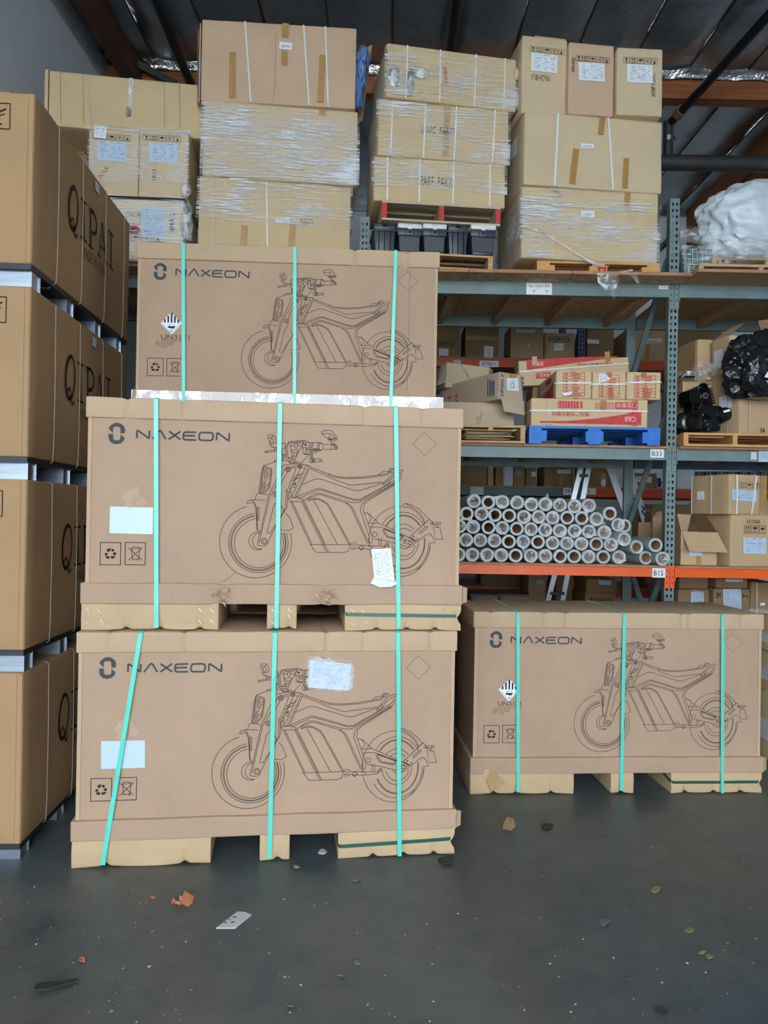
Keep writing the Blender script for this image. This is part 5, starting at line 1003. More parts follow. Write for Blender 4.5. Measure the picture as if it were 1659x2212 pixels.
MB().poly([(x, -.0112, z) for x, z in P2([(1140, 787), (1240, 781), (1335, 778), (1335, 780), (1240, 793), (1140, 808)][::-1])]).obj('red_print', 'ink_red', rp.t)
a, b_ = rpU(1248, 799), rpU(1325, 791); text('red_lettering', CT, .1, a[0], a[1], -.0112, 'ink_red', rp.t, fit=(b_[0] - a[0], b_[1] - a[1])); a, b_ = rpU(1151, 800), rpU(1176, 790); text('printed_initials', 'C&B', .1, a[0], a[1], -.0118, 'ink_pale', rp.t, fit=(b_[0] - a[0], b_[1] - a[1]))
MB().poly([(x, -.0112, z) for x, z in P2([(1158, 815), (1190, 812), (1190, 825), (1158, 827)][::-1])]).obj('red_print', 'ink_red', rp.t); a, b_ = rpU(1160, 824), rpU(1188, 815); text('red_block_text', CG, .1, a[0], a[1], -.0118, 'ink_pale', rp.t, fit=(b_[0] - a[0], b_[1] - a[1]))
MB().stroke(P2([(1314, 768), (1315, 790)]), .045, -.0114).obj('packing_tape', 'tape_brown', rp.t); MB().stroke(P2([(1157, 779), (1157, 797)]), .045, -.0114).obj('packing_tape', 'tape_brown', rp.t); rp.straph(806, 800, .012)
# right-hand bay, middle level
pe = pallet('wooden pallet under the black engine and strapped cartons', 1477, 1700, 936, 968, 6.10, .95, .0, ZM, 'wood_orange', None, nb=5, th=.018)
e1 = Carton('carton', 'tan carton with thin straps standing behind the black engine', 1474, 1541, 823, 936, 6.42, .5, .0, pe['ztop'], 'box_card'); e1.strapv(1475, 1474, .008, 'grey_strap'); e1.strapv(1509, 1508, .008, 'grey_strap')
e2 = Carton('carton', 'large strapped carton with a paper label beside the black engine', 1598, 1700, 803, 936, 6.18, .55, .30, pe['ztop'], 'box_card'); e2.strapv(1617, 1616, .010, 'grey_strap'); e2.text('34', (1640, 935), (1650, 925), 'ink_dark')
e2.sidepaper(((1556, 859), (1583, 847), (1584, 879), (1556, 888)))
for yy in (.12, .4): MB().ribbon([(e2.x0 - .008, yy, e2.h + .002), (e2.x0 - .012, yy, e2.h * .5), (e2.x0 - .008, yy, .003)], .008, (-1, 0, 0)).obj('strap', 'grey_strap', e2.t)
u1 = Carton('carton', 'glossy taped carton above the strapped carton behind the engine', 1507, 1564, 734, 800, 6.50, .45, .12, e1.ztop, 'box_card'); MB().box(u1.x0 - .011, u1.x0 - .009, .02, .48, .01, u1.h - .01).obj('side_tape', 'tape_old', u1.t)
u2 = Carton('open_carton', 'open fragile-taped carton half covered by the black bag', 1577, 1700, 728, 815, 6.26, .24, .22, e2.ztop, 'box_pale', flaps=False)
red(u2, [(1571, 752), (1578, 752), (1576, 785), (1570, 785)][::-1], 'fragile_tape', 'red', -.0125); a = u2.U(1571.5, 755); text('fragile_text', 'FRAGILE', .028, a[0], a[1], -.0132, 'paper', u2.t, rot=R(90))
for k in range(4): red(u2, [(1581 + k * 17, 735), (1591 + k * 17, 735), (1591 + k * 17, 740.5), (1581 + k * 17, 740.5)][::-1], 'yellow_tape', 'yellow')
MB().add([(u2.x0, .0, u2.h), (u2.x0 + .01, .23, u2.h), (u2.x0 + .16, .22, u2.h + .12), (u2.x0 + .14, .02, u2.h + .11)], [(0, 1, 2, 3), (3, 2, 1, 0)]).obj('top_flap', 'box_pale', u2.t); MB().add([(u2.x0 + .30, .0, u2.h + .0), (u2.x0 + .5, .0, u2.h), (u2.x0 + .36, -.06, u2.h + .14), (u2.x0 + .22, -.04, u2.h + .12)], [(0, 1, 2, 3), (3, 2, 1, 0)]).obj('top_flap', 'box_dark', u2.t)
MB().box(u2.x0 - .011, u2.x0 - .009, .08, .19, .05, .2).obj('paper_label', 'paper', u2.t)
p = at(1636, 795, 6.05); bb = bag('rubbish_bag', 'shiny black plastic bag slumped over the cartons by the engine', 'bag', (p.x, p.y, p.z), (.25, .16, .27), 21, 'black_bag', None, .30, 5)
b = MB().prism([loc_on((p.x, p.y, 0, p.z), *c, 0) for c in ((1628, 823), (1640, 826), (1651, 806), (1641, 801))], -.172, -.168).obj('bag_label', 'paper', bb)
p = at(1522, 802, 6.34); bag('clear_bag', 'crumpled clear plastic bag on the carton behind the engine', 'bag', (p.x, p.y, p.z), (.09, .08, .085), 23, 'film_bag', None, .35)
p = at(1484, 812, 6.34); cb = T('bagged_cable', 'small bagged black cable on the strapped carton by the upright', 'cable', (p.x, p.y, e1.ztop + .002)); MB().tube([(-.06, 0, .01), (-.02, .02, .05), (.03, .0, .06), (.07, .02, .03), (.05, -.02, .012), (-.03, -.03, .01)], .008, 8).obj('cable', 'black_gloss', cb, True); filmclump('plastic_bag', None, (0, 0, .035), .075, .032, 71, 'film_bag', cb, .04)
# engine --------------------------------------------------------------
p = at(1518, 935, 6.18); en = T('motorcycle_engine', 'black finned motorcycle engine standing on the wooden pallet', 'engine', (p.x + .03, p.y + .02, pe['ztop']), .1)
kz = lambda x, y: loc_on((p.x, p.y, .1, pe['ztop']), 1380 + x / 5.265, 560 + y / 5.265, 0)
def eng(name, poly, y0, y1, mat='black_gloss', bev=.008):
    b = MB().prism([kz(*c) for c in poly], y0, y1); o = b.obj(name, mat, en)
    bm = bmesh.new(); bm.from_mesh(o.data); bmesh.ops.recalc_face_normals(bm, faces=bm.faces); bmesh.ops.bevel(bm, geom=bm.edges[:], offset=bev, segments=2, affect='EDGES', clamp_overlap=True); bm.to_mesh(o.data); bm.free(); o.data.shade_smooth(); o.data.set_sharp_from_angle(angle=R(40)); return o
eng('crankcase', [(560, 1720), (700, 1660), (900, 1660), (985, 1740), (985, 1820), (905, 1870), (900, 1950), (560, 1960), (520, 1850)], .0, .22)
eng('cylinder', [(600, 1700), (610, 1540), (800, 1480), (845, 1650), (700, 1720)], .03, .19); eng('cylinder_head', [(560, 1480), (650, 1430), (740, 1415), (800, 1470), (810, 1560), (600, 1640), (555, 1600)], .01, .20)
for k in range(7): u = k / 6; eng('cooling_fin', [(770 + 40 * u, 1462 + 26 * k), (808 + 34 * u, 1455 + 28 * k), (810 + 34 * u, 1466 + 28 * k), (772 + 40 * u, 1474 + 26 * k)], -.005, .21, bev=.002)
for k in range(5): eng('cooling_fin', [(545 + 6 * k, 1500 + 34 * k), (610, 1490 + 32 * k), (612, 1502 + 32 * k), (547 + 6 * k, 1514 + 34 * k)], -.008, .2, bev=.002)
def disc(name, c, r, y0, y1, mat='black_gloss', seg=24): x, z = kz(*c); return MB().tube([(x, y1, z), (x, y0 + .006, z), (x, y0, z)], [r, r, r * .88], seg).obj(name, mat, en, True)
disc('clutch_cover', (530, 1860), .078, -.05, .05); disc('clutch_cap', (530, 1860), .05, -.07, -.04); disc('generator_cover', (940, 1760), .055, -.03, .1); disc('timing_cover', (700, 1860), .07, -.025, .05); disc('exhaust_port', (722, 1548), .026, -.012, .02, 'aluminium'); disc('port_bore', (722, 1548), .017, -.014, .0, 'hole_dark'); disc('cam_cover', (705, 1450), .035, -.01, .02)
MB().tube([(*kz(640, 1700)[:1], -.01, kz(640, 1700)[1]), (kz(660, 1640)[0], -.03, kz(660, 1640)[1]), (kz(720, 1630)[0], -.02, kz(720, 1630)[1])], .012, 8).obj('intake_pipe', 'black_gloss', en, True)
for k, c in enumerate(((580, 1770), (640, 1460), (750, 1420), (705, 1840), (680, 1770), (960, 1770), (890, 1880), (610, 1815), (740, 1935), (725, 1875))): disc('bolt', c, .006, -.038 if k in (0, 7) else -.03, .0, 'aluminium', 8)
xx = [kz(*c) for c in ((905, 1725), (975, 1705), (985, 1730), (915, 1748))]; MB().prism(xx[::-1], -.034, -.03).obj('serial_label', 'paper', en)
# ------------------------------------------------------------------ film rolls on the orange beam
ZR = ZL
rows = [[(115, 517, 1), (220, 525, 0), (322, 522, 1), (430, 527, 1), (535, 540, 1), (637, 540, 1), (742, 545, 1), (850, 555, 1), (955, 548, 1)],
        [(62, 608, 0), (170, 610, 1), (268, 618, 0), (372, 622, 0), (480, 632, 1), (587, 632, 1), (690, 638, 1), (797, 637, 0), (903, 640, 0), (1010, 648, 1), (1108, 607, 0)],
        [(8, 700, 1), (108, 705, 1), (222, 708, 0), (322, 712, 1), (428, 718, 0), (532, 722, 1), (635, 728, 1), (742, 732, 1), (850, 734, 1), (955, 738, 1), (1068, 745, 1), (1168, 690, 1), (1215, 697, 0)],
        [(58, 800, 1), (160, 802, 1), (265, 805, 1), (370, 812, 0), (475, 812, 1), (583, 815, 0), (690, 822, 1), (795, 825, 1), (900, 828, 1), (1010, 830, 0), (1115, 835, 1), (1212, 795, 1), (1303, 852, 0)],
        [(2, 893, 1), (103, 897, 1), (210, 903, 1), (315, 903, 1), (420, 907, 0), (530, 912, 1), (638, 915, 1), (745, 918, 0), (847, 917, 0), (952, 922, 1), (1060, 922, 0), (1175, 928, 1), (1372, 932, 0), (1493, 930, 1), (1443, 838, 0)]]
def ann(b, r0, r1, y0, y1, seg=28):
    vs = []
    for r, y in ((r0, y1), (r0, y0), (r1, y0), (r1, y1)): vs += [(r * math.cos(2 * math.pi * k / seg), y, r * math.sin(2 * math.pi * k / seg)) for k in range(seg)]
    fs = []
    for j in range(3): fs += [(j * seg + k, (j + 1) * seg + k, (j + 1) * seg + (k + 1) % seg, j * seg + (k + 1) % seg) for k in range(seg)]
    fs += [(3 * seg + k, k, (k + 1) % seg, 3 * seg + (k + 1) % seg) for k in range(seg)]
    return b.add(vs, fs)
RR, RL = .0555, .50
me_film = ann(MB(), .041, RR, 0, RL).obj('film_winding', 'roll_film', None, True, 40); me_core = ann(MB(), .0365, .041, -.002, RL + .002).obj('core_tube', 'core_card', None, True, 40)
def sleeve(sd, closed):
    seg, vs, fs = 20, [], []; prof = [(.0, .62), (.0, .85), (-.004, .99), (.006, 1.03), (.10, 1.04), (.5, 1.04)] if not closed else [(.012, .08), (.016, .35), (.006, .58), (-.006, .82), (-.006, 1.0), (.006, 1.05), (.10, 1.04), (.5, 1.04)]
    for j, (y, r) in enumerate(prof):
        for k in range(seg):
            a = 2 * math.pi * k / seg; e = nz((math.cos(a) * 2, math.sin(a) * 2, j), 1.3, sd); rr = RR * r * (1 + (.16 if j < 5 else .04) * e)
            vs.append((rr * math.cos(a), y - .014 * abs(nz((math.cos(a) * 3, math.sin(a) * 3, j * 2), 1.2, sd + 3)) * (1 if j < 5 else 0) + .02 * e * (j < 3), rr * math.sin(a)))
    for j in range(len(prof) - 1): fs += [(j * seg + k, j * seg + (k + 1) % seg, (j + 1) * seg + (k + 1) % seg, (j + 1) * seg + k) for k in range(seg)]
    if sd % 4 == 1:                                                   # a tail of film
        a = -1.2 + .5 * (sd % 3); vs += [(RR * math.cos(a), -.012, RR * math.sin(a)), (RR * 1.0 * math.cos(a + .7), -.01, RR * math.sin(a + .7)), (RR * 1.75 * math.cos(a + .3), -.02, RR * 1.75 * math.sin(a + .3))]; n = len(vs); fs.append((n - 3, n - 2, n - 1))
    return MB().add(vs, fs).obj('plastic_sleeve', 'film_sleeve', None, True, 60).data
SL_C = [sleeve(k, True) for k in range(9)]; SL_O = [sleeve(20 + k, False) for k in range(4)]
DF, DCo = me_film.data, me_core.data; bpy.data.objects.remove(me_film); bpy.data.objects.remove(me_core)
_tmp = [o for o in bpy.data.objects if o.name.startswith('plastic_sleeve') and o.parent is None]
for o in _tmp: bpy.data.objects.remove(o)
n = 0
for ri, rw in enumerate(rows):
    for ci, (x, y, cl) in enumerate(rw):
        rnd = random.Random(ri * 40 + ci); px, py = 990 + x / 3.386, 930 + y / 3.386
        if x < 40 and ri in (2,): pass
        Yd = 6.235 + rnd.uniform(-.006, .02)
        if (ri, ci) in ((2, 11), (2, 12)): Yd = 6.40
        if (ri, ci) in ((4, 13), (4, 14)): Yd = 6.13
        q_ = at(px, py, Yd); zc = q_.z
        if ri == 4 and ci != 14: zc = ZR + RR * 1.03
        lay = ('in the top layer of the heap', 'in the second layer from the top', 'in the middle layer of the heap', 'in the second layer from the bottom', 'in the bottom layer on the orange shelf')[ri]
        if x > 1100: lay = 'at the sloping end of the heap'
        lab = ('film-ended stretch film roll ' if cl else 'open-cored stretch film roll ') + lay
        t = T('film_roll', lab, 'film roll', (q_.x, q_.y, zc), rnd.uniform(-.03, .03), 'wrapped film rolls on the orange shelf' if cl else 'open-cored film rolls on the orange shelf', 0, rnd.uniform(0, 6.28))
        if (ri, ci) in ((4, 12), (3, 12), (3, 11)): t.rotation_euler.z = .10
        for nm, d in (('film_winding', DF), ('core_tube', DCo)): mo(nm, d, t)
        if cl: mo('plastic_sleeve', SL_C[(ri * 5 + ci) % 9], t)
        elif (ri + ci) % 2: mo('plastic_sleeve', SL_O[(ri + ci) % 4], t)
        n += 1
# ------------------------------------------------------------------ right-hand bay on the orange beam
o2 = Carton('carton', 'big carton with three handling marks under the strapped carton', 1578, 1668, 1112, 1222, 6.24, .55, .22, ZL, 'box_card'); o2.icons((1606, 1135), (1652, 1152), 3, kinds='atu'); o2.paper([(1603, 1161), (1653, 1162), (1653, 1196), (1603, 1195)], rows=6, mat='sticker'); o2.text('XKV0A6b', (1610, 1131), (1640, 1122), 'pencil', 'handwriting')
o1 = Carton('carton', 'white-strapped carton with a paper label on the big carton', 1575, 1657, 1026, 1110, 6.22, .42, .35, o2.ztop, 'box_card'); o1.strapv(1590, 1589, .016); o1.strapv(1632, 1621, .016); o1.paper([(1579, 1057), (1633, 1061), (1632, 1084), (1579, 1080)], rows=4, mat='sticker', y=-.0115); o1.icons((1595, 1042), (1638, 1055), 3, kinds='aut'); o1.tape([(1648, 1028), (1646, 1108)], .07, 'tape_brown')
MB().ribbon([(o1.x0 - .01, .18, .002), (o1.x0 - .014, .18, o1.h * .5), (o1.x0 - .01, .18, o1.h)], .014, (-1, 0, 0)).ribbon([(o1.x0 - .01, .40, .002), (o1.x0 - .014, .40, o1.h * .5), (o1.x0 - .01, .40, o1.h)], .012, (-1, 0, 0)).obj('strap', 'white_strap', o1.t); b = MB().box(o1.x0 - .012, o1.x0 - .010, .26, .34, .12, .19).obj('sticker', 'paper', o1.t)
def opencarton(label, xl, xr, yt, yb, Y, d, yaw, z0, mat, flaps, group=None):
    """carton without a lid: floor, four thin walls, flaps folded outward"""
    xm = (xl + xr) / 2; p = at(xm, (yt + yb) / 2, Y); pose = (p.x, p.y, yaw, 0); h = loc_on(pose, xm, yt, 0)[1] - z0; pose = (p.x, p.y, yaw, z0); x0, x1 = loc_on(pose, xl, yb, 0)[0], loc_on(pose, xr, yb, 0)[0]
    t = T('open_carton', label, 'box', (p.x, p.y, z0), yaw); th = .005
    MB().box(x0, x1, 0, th, 0, h).obj('front_panel', mat, t); MB().box(x0, x1, d - th, d, 0, h).obj('back_panel', mat, t); MB().box(x0, x0 + th, th, d - th, 0, h).obj('side_panel', mat, t); MB().box(x1 - th, x1, th, d - th, 0, h).obj('side_panel', mat, t); MB().box(x0, x1, 0, d, 0, th).obj('bottom_panel', mat, t)
    for (a, b_, c, e) in flaps(x0, x1, d, h): MB().add([a, b_, c, e], [(0, 1, 2, 3)]).add([tuple(Vector(v) + Vector((.003, .003, .003))) for v in (a, b_, c, e)], [(3, 2, 1, 0)]).obj('open_flap', mat, t)
    return t, pose, x0, x1, h
t, pose, x0, x1, h = opencarton('open carton with its front flap hanging down, on the orange beam', 1470, 1548, 1150, 1221, 6.23, .36, .0, ZL, 'box_card', lambda x0, x1, d, h: [((x0 + .005, -.002, h), (x1, -.002, h), (x1 + .04, -.10, h - .155), (x0 + .035, -.09, h - .15)), ((x1 - .10, d, h), (x0 + .01, d, h), (x0 + .02, d - .06, h + .15), (x1 - .10, d - .08, h + .14)), ((x1, .0, h), (x1, d, h), (x1 - .085, d - .05, h + .14), (x1 - .09, .02, h + .14)), ((x0, d, h), (x0, 0, h), (x0 - .03, .02, h + .15), (x0 - .02, d, h + .15))])
a = loc_on(pose, 1489, 1188, -.002); MB().box(a[0], a[0] + .105, -.004, -.002, a[1] - .045, a[1]).obj('paper_label', 'sticker', t); MB().box((x0 + x1) / 2 - .02, (x0 + x1) / 2 + .02, -.003, -.0015, .0, .1).obj('packing_tape', 'tape_brown', t); text('handwriting', 'ZJUN', .04, x0 + .03, .1, -.003, 'pencil', t, rot=-R(80))
opencarton('open carton with tall raised flaps behind the film rolls', 1378, 1405, 1128, 1186, 7.08, .18, .0, ZL, 'box_dark', lambda x0, x1, d, h: [((x0, 0, h), (x0, d, h), (x0 - .01, d, h + .15), (x0 - .01, 0, h + .15)), ((x1, d, h), (x1, 0, h), (x1 + .01, 0, h + .15), (x1 + .01, d, h + .15))])
opencarton('open carton with one raised flap beside the rack upright', 1409, 1450, 1118, 1188, 7.05, .2, -.0, ZL, 'box_card', lambda x0, x1, d, h: [((x0, 0, h), (x1, 0, h), (x1 + .02, -.04, h + .06), (x0 + .02, -.05, h + .05)), ((x0, d, h), (x0, 0, h), (x0 - .0, -.02, h + .06), (x0 - .0, d, h + .08))])
# ------------------------------------------------------------------ top shelf, right-hand bay: white bag bundle
pt = pallet('upper wooden pallet under the white plastic bag bundle', 1538, 1780, 558, 581, 6.15, .9, .0, ZT + .075, 'wood', th=.018, nb=5)
pt2 = pallet('flat lower wooden pallet at the edge of the top shelf', 1510, 1780, 585, 600, 5.98, 1.0, .0, ZT - .003, 'wood_brown', th=.02, nb=5, h=.078)
p = at(1650, 490, 6.5); bag('plastic_bundle', 'big white plastic bag bundle tied on the top shelf pallet', 'bag', (p.x, p.y + .05, p.z + .02), (.54, .30, .35), 33, 'bag_white', None, .20, 5)
p = at(1600, 545, 6.18); fb = filmclump('clear_film_heap', 'heap of clear plastic film gathered against the white bag bundle', (p.x, p.y, p.z), .34, .10, 35, 'film_bag', None, .10, 4)
p = at(1505, 512, 6.14); tag(MB().tube([(-.14, 0, .01), (-.05, -.01, .02), (.06, 0, .0), (.12, .01, -.02)], [.05, .062, .06, .03], 14).obj('film_bundle', 'film_bag', None, True), 'rolled clear film lying on the green glass panes', 'plastic film').location = (p.x, p.y, p.z)
p = at(1500, 590, 6.2); gl = T('glass_bundle', 'stack of green-edged glass panes wrapped in film beside the upright', 'glass', (p.x + .02, p.y, ZT), .0)
for k in range(7): MB().box(-.11 + k * .034, -.085 + k * .034, .0, .3, 0, .27 - .005 * (k % 3)).obj('pane', 'green_glass', gl)
MB().add([(-.13, -.012, -.0), (.14, -.012, 0), (.14, -.012, .29), (-.13, -.012, .29)], [(0, 1, 2, 3)]).obj('stretch_wrap', 'film_thin', gl)
p = at(1558, 500, 6.7); tag(MB().tube([(0, 0, -.10), (0, 0, .14), (.05, 0, .19)], [.13, .13, .05], 18).obj('glass_cylinder', 'green_glass', None, True), 'dark green glass cylinder behind the clear film', 'glass').location = (p.x, p.y, ZT + .30)
# ================================================================== the rack behind, ladder, far cartons
RY2 = 8.86; RX2 = [-2.75, -.26, 2.23, 4.72]
rk2 = T('pallet_rack', 'shaded pallet rack further back with red-orange upper beams', 'rack', (0, RY2, 0))
for x in RX2:
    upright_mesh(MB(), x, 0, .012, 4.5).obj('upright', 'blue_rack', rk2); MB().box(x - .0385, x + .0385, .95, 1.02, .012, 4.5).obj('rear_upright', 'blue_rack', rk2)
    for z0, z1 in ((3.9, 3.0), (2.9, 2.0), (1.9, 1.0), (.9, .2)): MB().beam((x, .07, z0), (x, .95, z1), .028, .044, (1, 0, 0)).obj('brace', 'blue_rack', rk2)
for zt, h, ms in ((3.47, .092, ('orange_red',) * 3), (2.01, .095, ('teal_dark', 'teal_dark', 'orange_red')), (.86, .09, ('orange_red',) * 3)):
    for k in range(3):
        xa, xb = RX2[k] + .04, RX2[k + 1] - .04; MB().box(xa, xb, -.02, .026, zt - h, zt).obj('beam', ms[k], rk2); MB().box(xa, xb, .97, 1.015, zt - h, zt).obj('rear_beam', ms[k], rk2)
        dd = T('deck_board', 'dark deck panel of the rear rack, %s, %s' % ({3.47: 'upper level', 2.01: 'middle level', .86: 'lower level'}[zt], ('bay by the grey wall', 'middle bay', 'bay with the step ladder')[k]), 'board', (xa, RY2 - .03, zt)); MB().box(0, xb - xa, 0, 1.05, 0, .014).obj('panel', 'board_edge', dd)
def rl(c0, c1, txt, mat='paper'):
    P = (0, RY2, 0, 0); y = -.0215; a, b_ = loc_on(P, *c0, y), loc_on(P, *c1, y); o = MB().box(a[0], b_[0], y - .0012, y, b_[1], a[1]).obj('beam_label', mat, rk2); w, h = b_[0] - a[0], a[1] - b_[1]
    if txt: text('label_text', txt, .05, a[0] + w * .14, b_[1] + h * .15, y - .002, 'ink', o, fit=(w * .72, h * .65))
rl((1217, 1052), (1234, 1069), '09'); rl((1267, 1054), (1287, 1068), 'B11'); rl((1036, 779), (1077, 793), 'KP MINI 31'); rl((980, 777), (996, 790), None, 'paper_old'); rl((1016, 1051), (1045, 1069), None, 'paper_old'); rl((1518, 1058), (1526, 1072), None)
Yr = 8.93; Z3r, Z2r, Z1r = 3.484, 2.024, .874
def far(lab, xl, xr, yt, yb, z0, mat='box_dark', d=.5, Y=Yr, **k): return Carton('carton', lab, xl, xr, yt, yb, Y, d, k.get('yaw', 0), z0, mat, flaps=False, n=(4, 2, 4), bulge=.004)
f = far('shaded carton with handling marks on the rear rack, lower of a pair', 935, 993, 733, 776, Z3r); f.icons((947, 727 + 10), (981, 749), 4, kinds='aucs'); f.paper([(948, 753), (969, 754), (968, 769), (948, 768)], rows=4)
far('shaded carton on the rear rack, upper of a pair', 935, 993, 690, 728, f.ztop)
f = far('shaded carton with long white slip on the rear rack', 1005, 1077, 700, 776, Z3r); f.paper([(1046, 748), (1066, 749), (1064, 774), (1045, 773)], rows=6); f.tape([(1006, 729), (1078, 732)], .05, 'tape_old'); f.text('1K2P', (1020, 766), (1037, 759), 'pencil', 'handwriting')
f = far('pale carton with a label strip on its top edge, rear rack', 1103, 1174, 700, 776, Z3r, 'box_card'); f.paper([(1115, 712), (1156, 712), (1156, 720), (1115, 719)], rows=2, cols=0); f.tape([(1142, 742), (1143, 752)], .012, 'paper')
f = far('carton with handling marks and framed label, rear rack beside the post', 1176, 1242, 719, 776, Z3r, 'box_card'); f.icons((1184, 727), (1231, 740)); f.paper([(1197, 742), (1217, 742), (1216, 757), (1197, 758)], rows=4); f.textv('NAEAL', 1180, 768, .04)
f = far('dark carton with a white strip label right of the rear post', 1268, 1326, 705, 776, Z3r); f.paper([(1268, 733), (1293, 734), (1293, 743), (1268, 742)], rows=1, cols=0)
f = far('carton labelled as parts on the rear rack, white banner label', 1352, 1437, 712, 779, Z3r, 'box_card'); a = f.sticker([(1386, 733), (1429, 731), (1429, 740), (1387, 743)], 'SPARE PARTS'); f.tape([(1400, 745), (1396, 778)], .05)
far('dim carton at the end of the rear rack above the engine', 1462, 1560, 700, 782, Z3r)
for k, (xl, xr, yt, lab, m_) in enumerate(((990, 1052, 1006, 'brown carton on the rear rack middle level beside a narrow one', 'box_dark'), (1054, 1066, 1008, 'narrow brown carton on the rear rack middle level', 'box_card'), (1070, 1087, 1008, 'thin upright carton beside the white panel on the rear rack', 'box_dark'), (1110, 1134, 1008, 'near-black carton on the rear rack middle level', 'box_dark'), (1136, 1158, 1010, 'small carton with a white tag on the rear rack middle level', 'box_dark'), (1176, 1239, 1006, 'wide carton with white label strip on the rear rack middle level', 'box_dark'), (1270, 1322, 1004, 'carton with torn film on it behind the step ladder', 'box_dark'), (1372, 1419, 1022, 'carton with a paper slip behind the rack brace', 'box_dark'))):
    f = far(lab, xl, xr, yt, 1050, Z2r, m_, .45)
    if k == 5: f.paper([(1203, 1014), (1233, 1014), (1233, 1023), (1203, 1023)], rows=2, cols=0); f.tape([(1212, 1025), (1212, 1048)], .045)
    if k == 4: f.paper([(1147, 1019), (1157, 1019), (1157, 1029), (1147, 1029)], rows=2, cols=0)
    if k == 7: f.paper([(1373, 1028), (1407, 1030), (1406, 1043), (1374, 1041)], rows=2, cols=0); f.wrap
    if k == 3: f.paper([(1115, 1017), (1126, 1017), (1126, 1030), (1116, 1029)], rows=2, cols=0, mat='line_grey')
    if k == 6: p = f.U(1303, 1038); filmclump('torn_film', None, (p[0], -.02, p[1]), .03, .09, 90, 'film_bag', f.t, .01, 3)
f = far('small blue and white box on the rear rack middle level', 1420, 1434, 1033, 1052, Z2r, 'paper', .2); red(f, [(1420, 1033), (1427, 1033), (1427, 1052), (1420, 1052)][::-1], 'blue_print', 'ink_blue'); red(f, [(1426, 1040), (1429, 1040), (1429, 1048), (1426, 1048)][::-1], 'red_print', 'red', -.0125)
tag(MB().box(0, .1, 0, .02, 0, .33).obj('white_panel', 'wall_white'), 'narrow white panel standing between cartons on the rear rack', 'panel').location = (at(1089, 1050, Yr).x, Yr, Z2r)
tag(MB().box(0, .20, 0, .02, 0, .33).obj('white_panel', 'wall_white'), 'wide white panel standing on the rear rack behind the upright', 'panel').location = (at(1462, 1050, Yr).x, Yr, Z2r)
for k in range(7): far('black strapped carton in the dark row on the rear rack', 1500 + k * 24, 1522 + k * 24, 1018, 1055, Z2r, 'black_plastic', .4).strapv(1510 + k * 24, 1510 + k * 24, .006, 'grey_strap').parent['group'] = 'dark cartons on the rear rack'
# level below, seen past the film rolls
f = far('carton with stencilled marks on the lower level, rear rack', 1390, 1520, 1090, 1200, Z1r, 'box_dark'); far('carton in shade on the lower level behind the open carton', 1525, 1600, 1085, 1200, Z1r, 'box_dark')
far('brown carton on the lower level behind the step ladder', 1266, 1330, 1100, 1200, Z1r, 'box_dark'); far('brown carton on the lower level behind the film rolls', 1040, 1170, 1105, 1200, Z1r, 'box_dark')
# floor-level cartons behind the single crate
def flr(lab, xl, xr, yt, Y, d=.5, mat='box_dark', z0=0.0, **k): return Carton('carton', lab, xl, xr, yt, yt + 60, Y, d, 0, z0, mat, flaps=False, n=(4, 2, 4), bulge=.004)
for k, (xl, xr, lab) in enumerate(((1018, 1077, 'black-topped carton on the floor behind the crate stack'), (1080, 1141, 'black-topped carton beside another behind the single crate'))): f = flr(lab, xl, xr, 1287, 7.6, .5, 'box_dark'); MB().box(f.x0 - .01, f.x1 + .01, -.01, .5, f.h, f.h + .015).obj('black_cover', 'black_plastic', f.t)
f = flr('tall dark carton with a hanging tag behind the step ladder', 1141, 1180, 1232, 7.95, .5, 'box_dark'); f.paper([(1159, 1252), (1175, 1254), (1174, 1262), (1159, 1260)], rows=1, cols=0, mat='line_grey')
f = flr('tall brown carton with printed frame behind the step ladder', 1200, 1243, 1236, 8.3, .4, 'box_dark')
f1_ = flr('carton with handling marks on the floor under the film rolls', 1263, 1330, 1281, 7.75, .5, 'box_dark'); f1_.icons((1272, 1291), (1325, 1304), 5); f = flr('carton with a torn paper label stacked under the film rolls', 1266, 1332, 1251, 7.75, .5, 'box_dark', f1_.ztop); f.paper([(1293, 1253), (1320, 1254), (1319, 1264), (1293, 1262)], rows=3, mat='sticker')
g1 = flr('carton with grey paper label behind the single crate by the post', 1464, 1534, 1273, 6.9, .5, 'box_dark'); g1.paper([(1491, 1278), (1519, 1278), (1519, 1306), (1491, 1306)], rows=7, mat='sticker'); g1.tape([(1500, 1274), (1502, 1300)], .05, 'tape_old')
g2 = flr('carton in shade stacked on the grey-labelled carton by the post', 1466, 1530, 1246, 6.95, .5, 'box_dark', g1.ztop)
g3 = flr('carton with a big paper sheet and black scrawl behind the single crate', 1541, 1620, 1272, 6.8, .5, 'box_dark'); g3.paper([(1560, 1272), (1599, 1272), (1601, 1322), (1562, 1322)], rows=12, mat='sticker', cols=4); g3.text('Beep', (1603, 1293), (1616, 1282), 'ink_dark', 'handwriting'); g3.text('3M', (1546, 1292), (1556, 1280), 'ink_dark', 'handwriting')
g4 = flr('carton with a torn white slip on the scrawled carton', 1546, 1615, 1250, 6.85, .45, 'box_dark', g3.ztop); g4.paper([(1566, 1250), (1604, 1251), (1603, 1257), (1566, 1257)], rows=1, cols=0, mat='sticker')
g5 = flr('dark taped carton beside the scrawled carton', 1621, 1680, 1258, 6.9, .5, 'box_dark'); g5.strapv(1634, 1634, .012, 'grey_strap'); g5.sticker([(1641, 1302), (1651, 1302), (1651, 1308), (1641, 1308)], None)
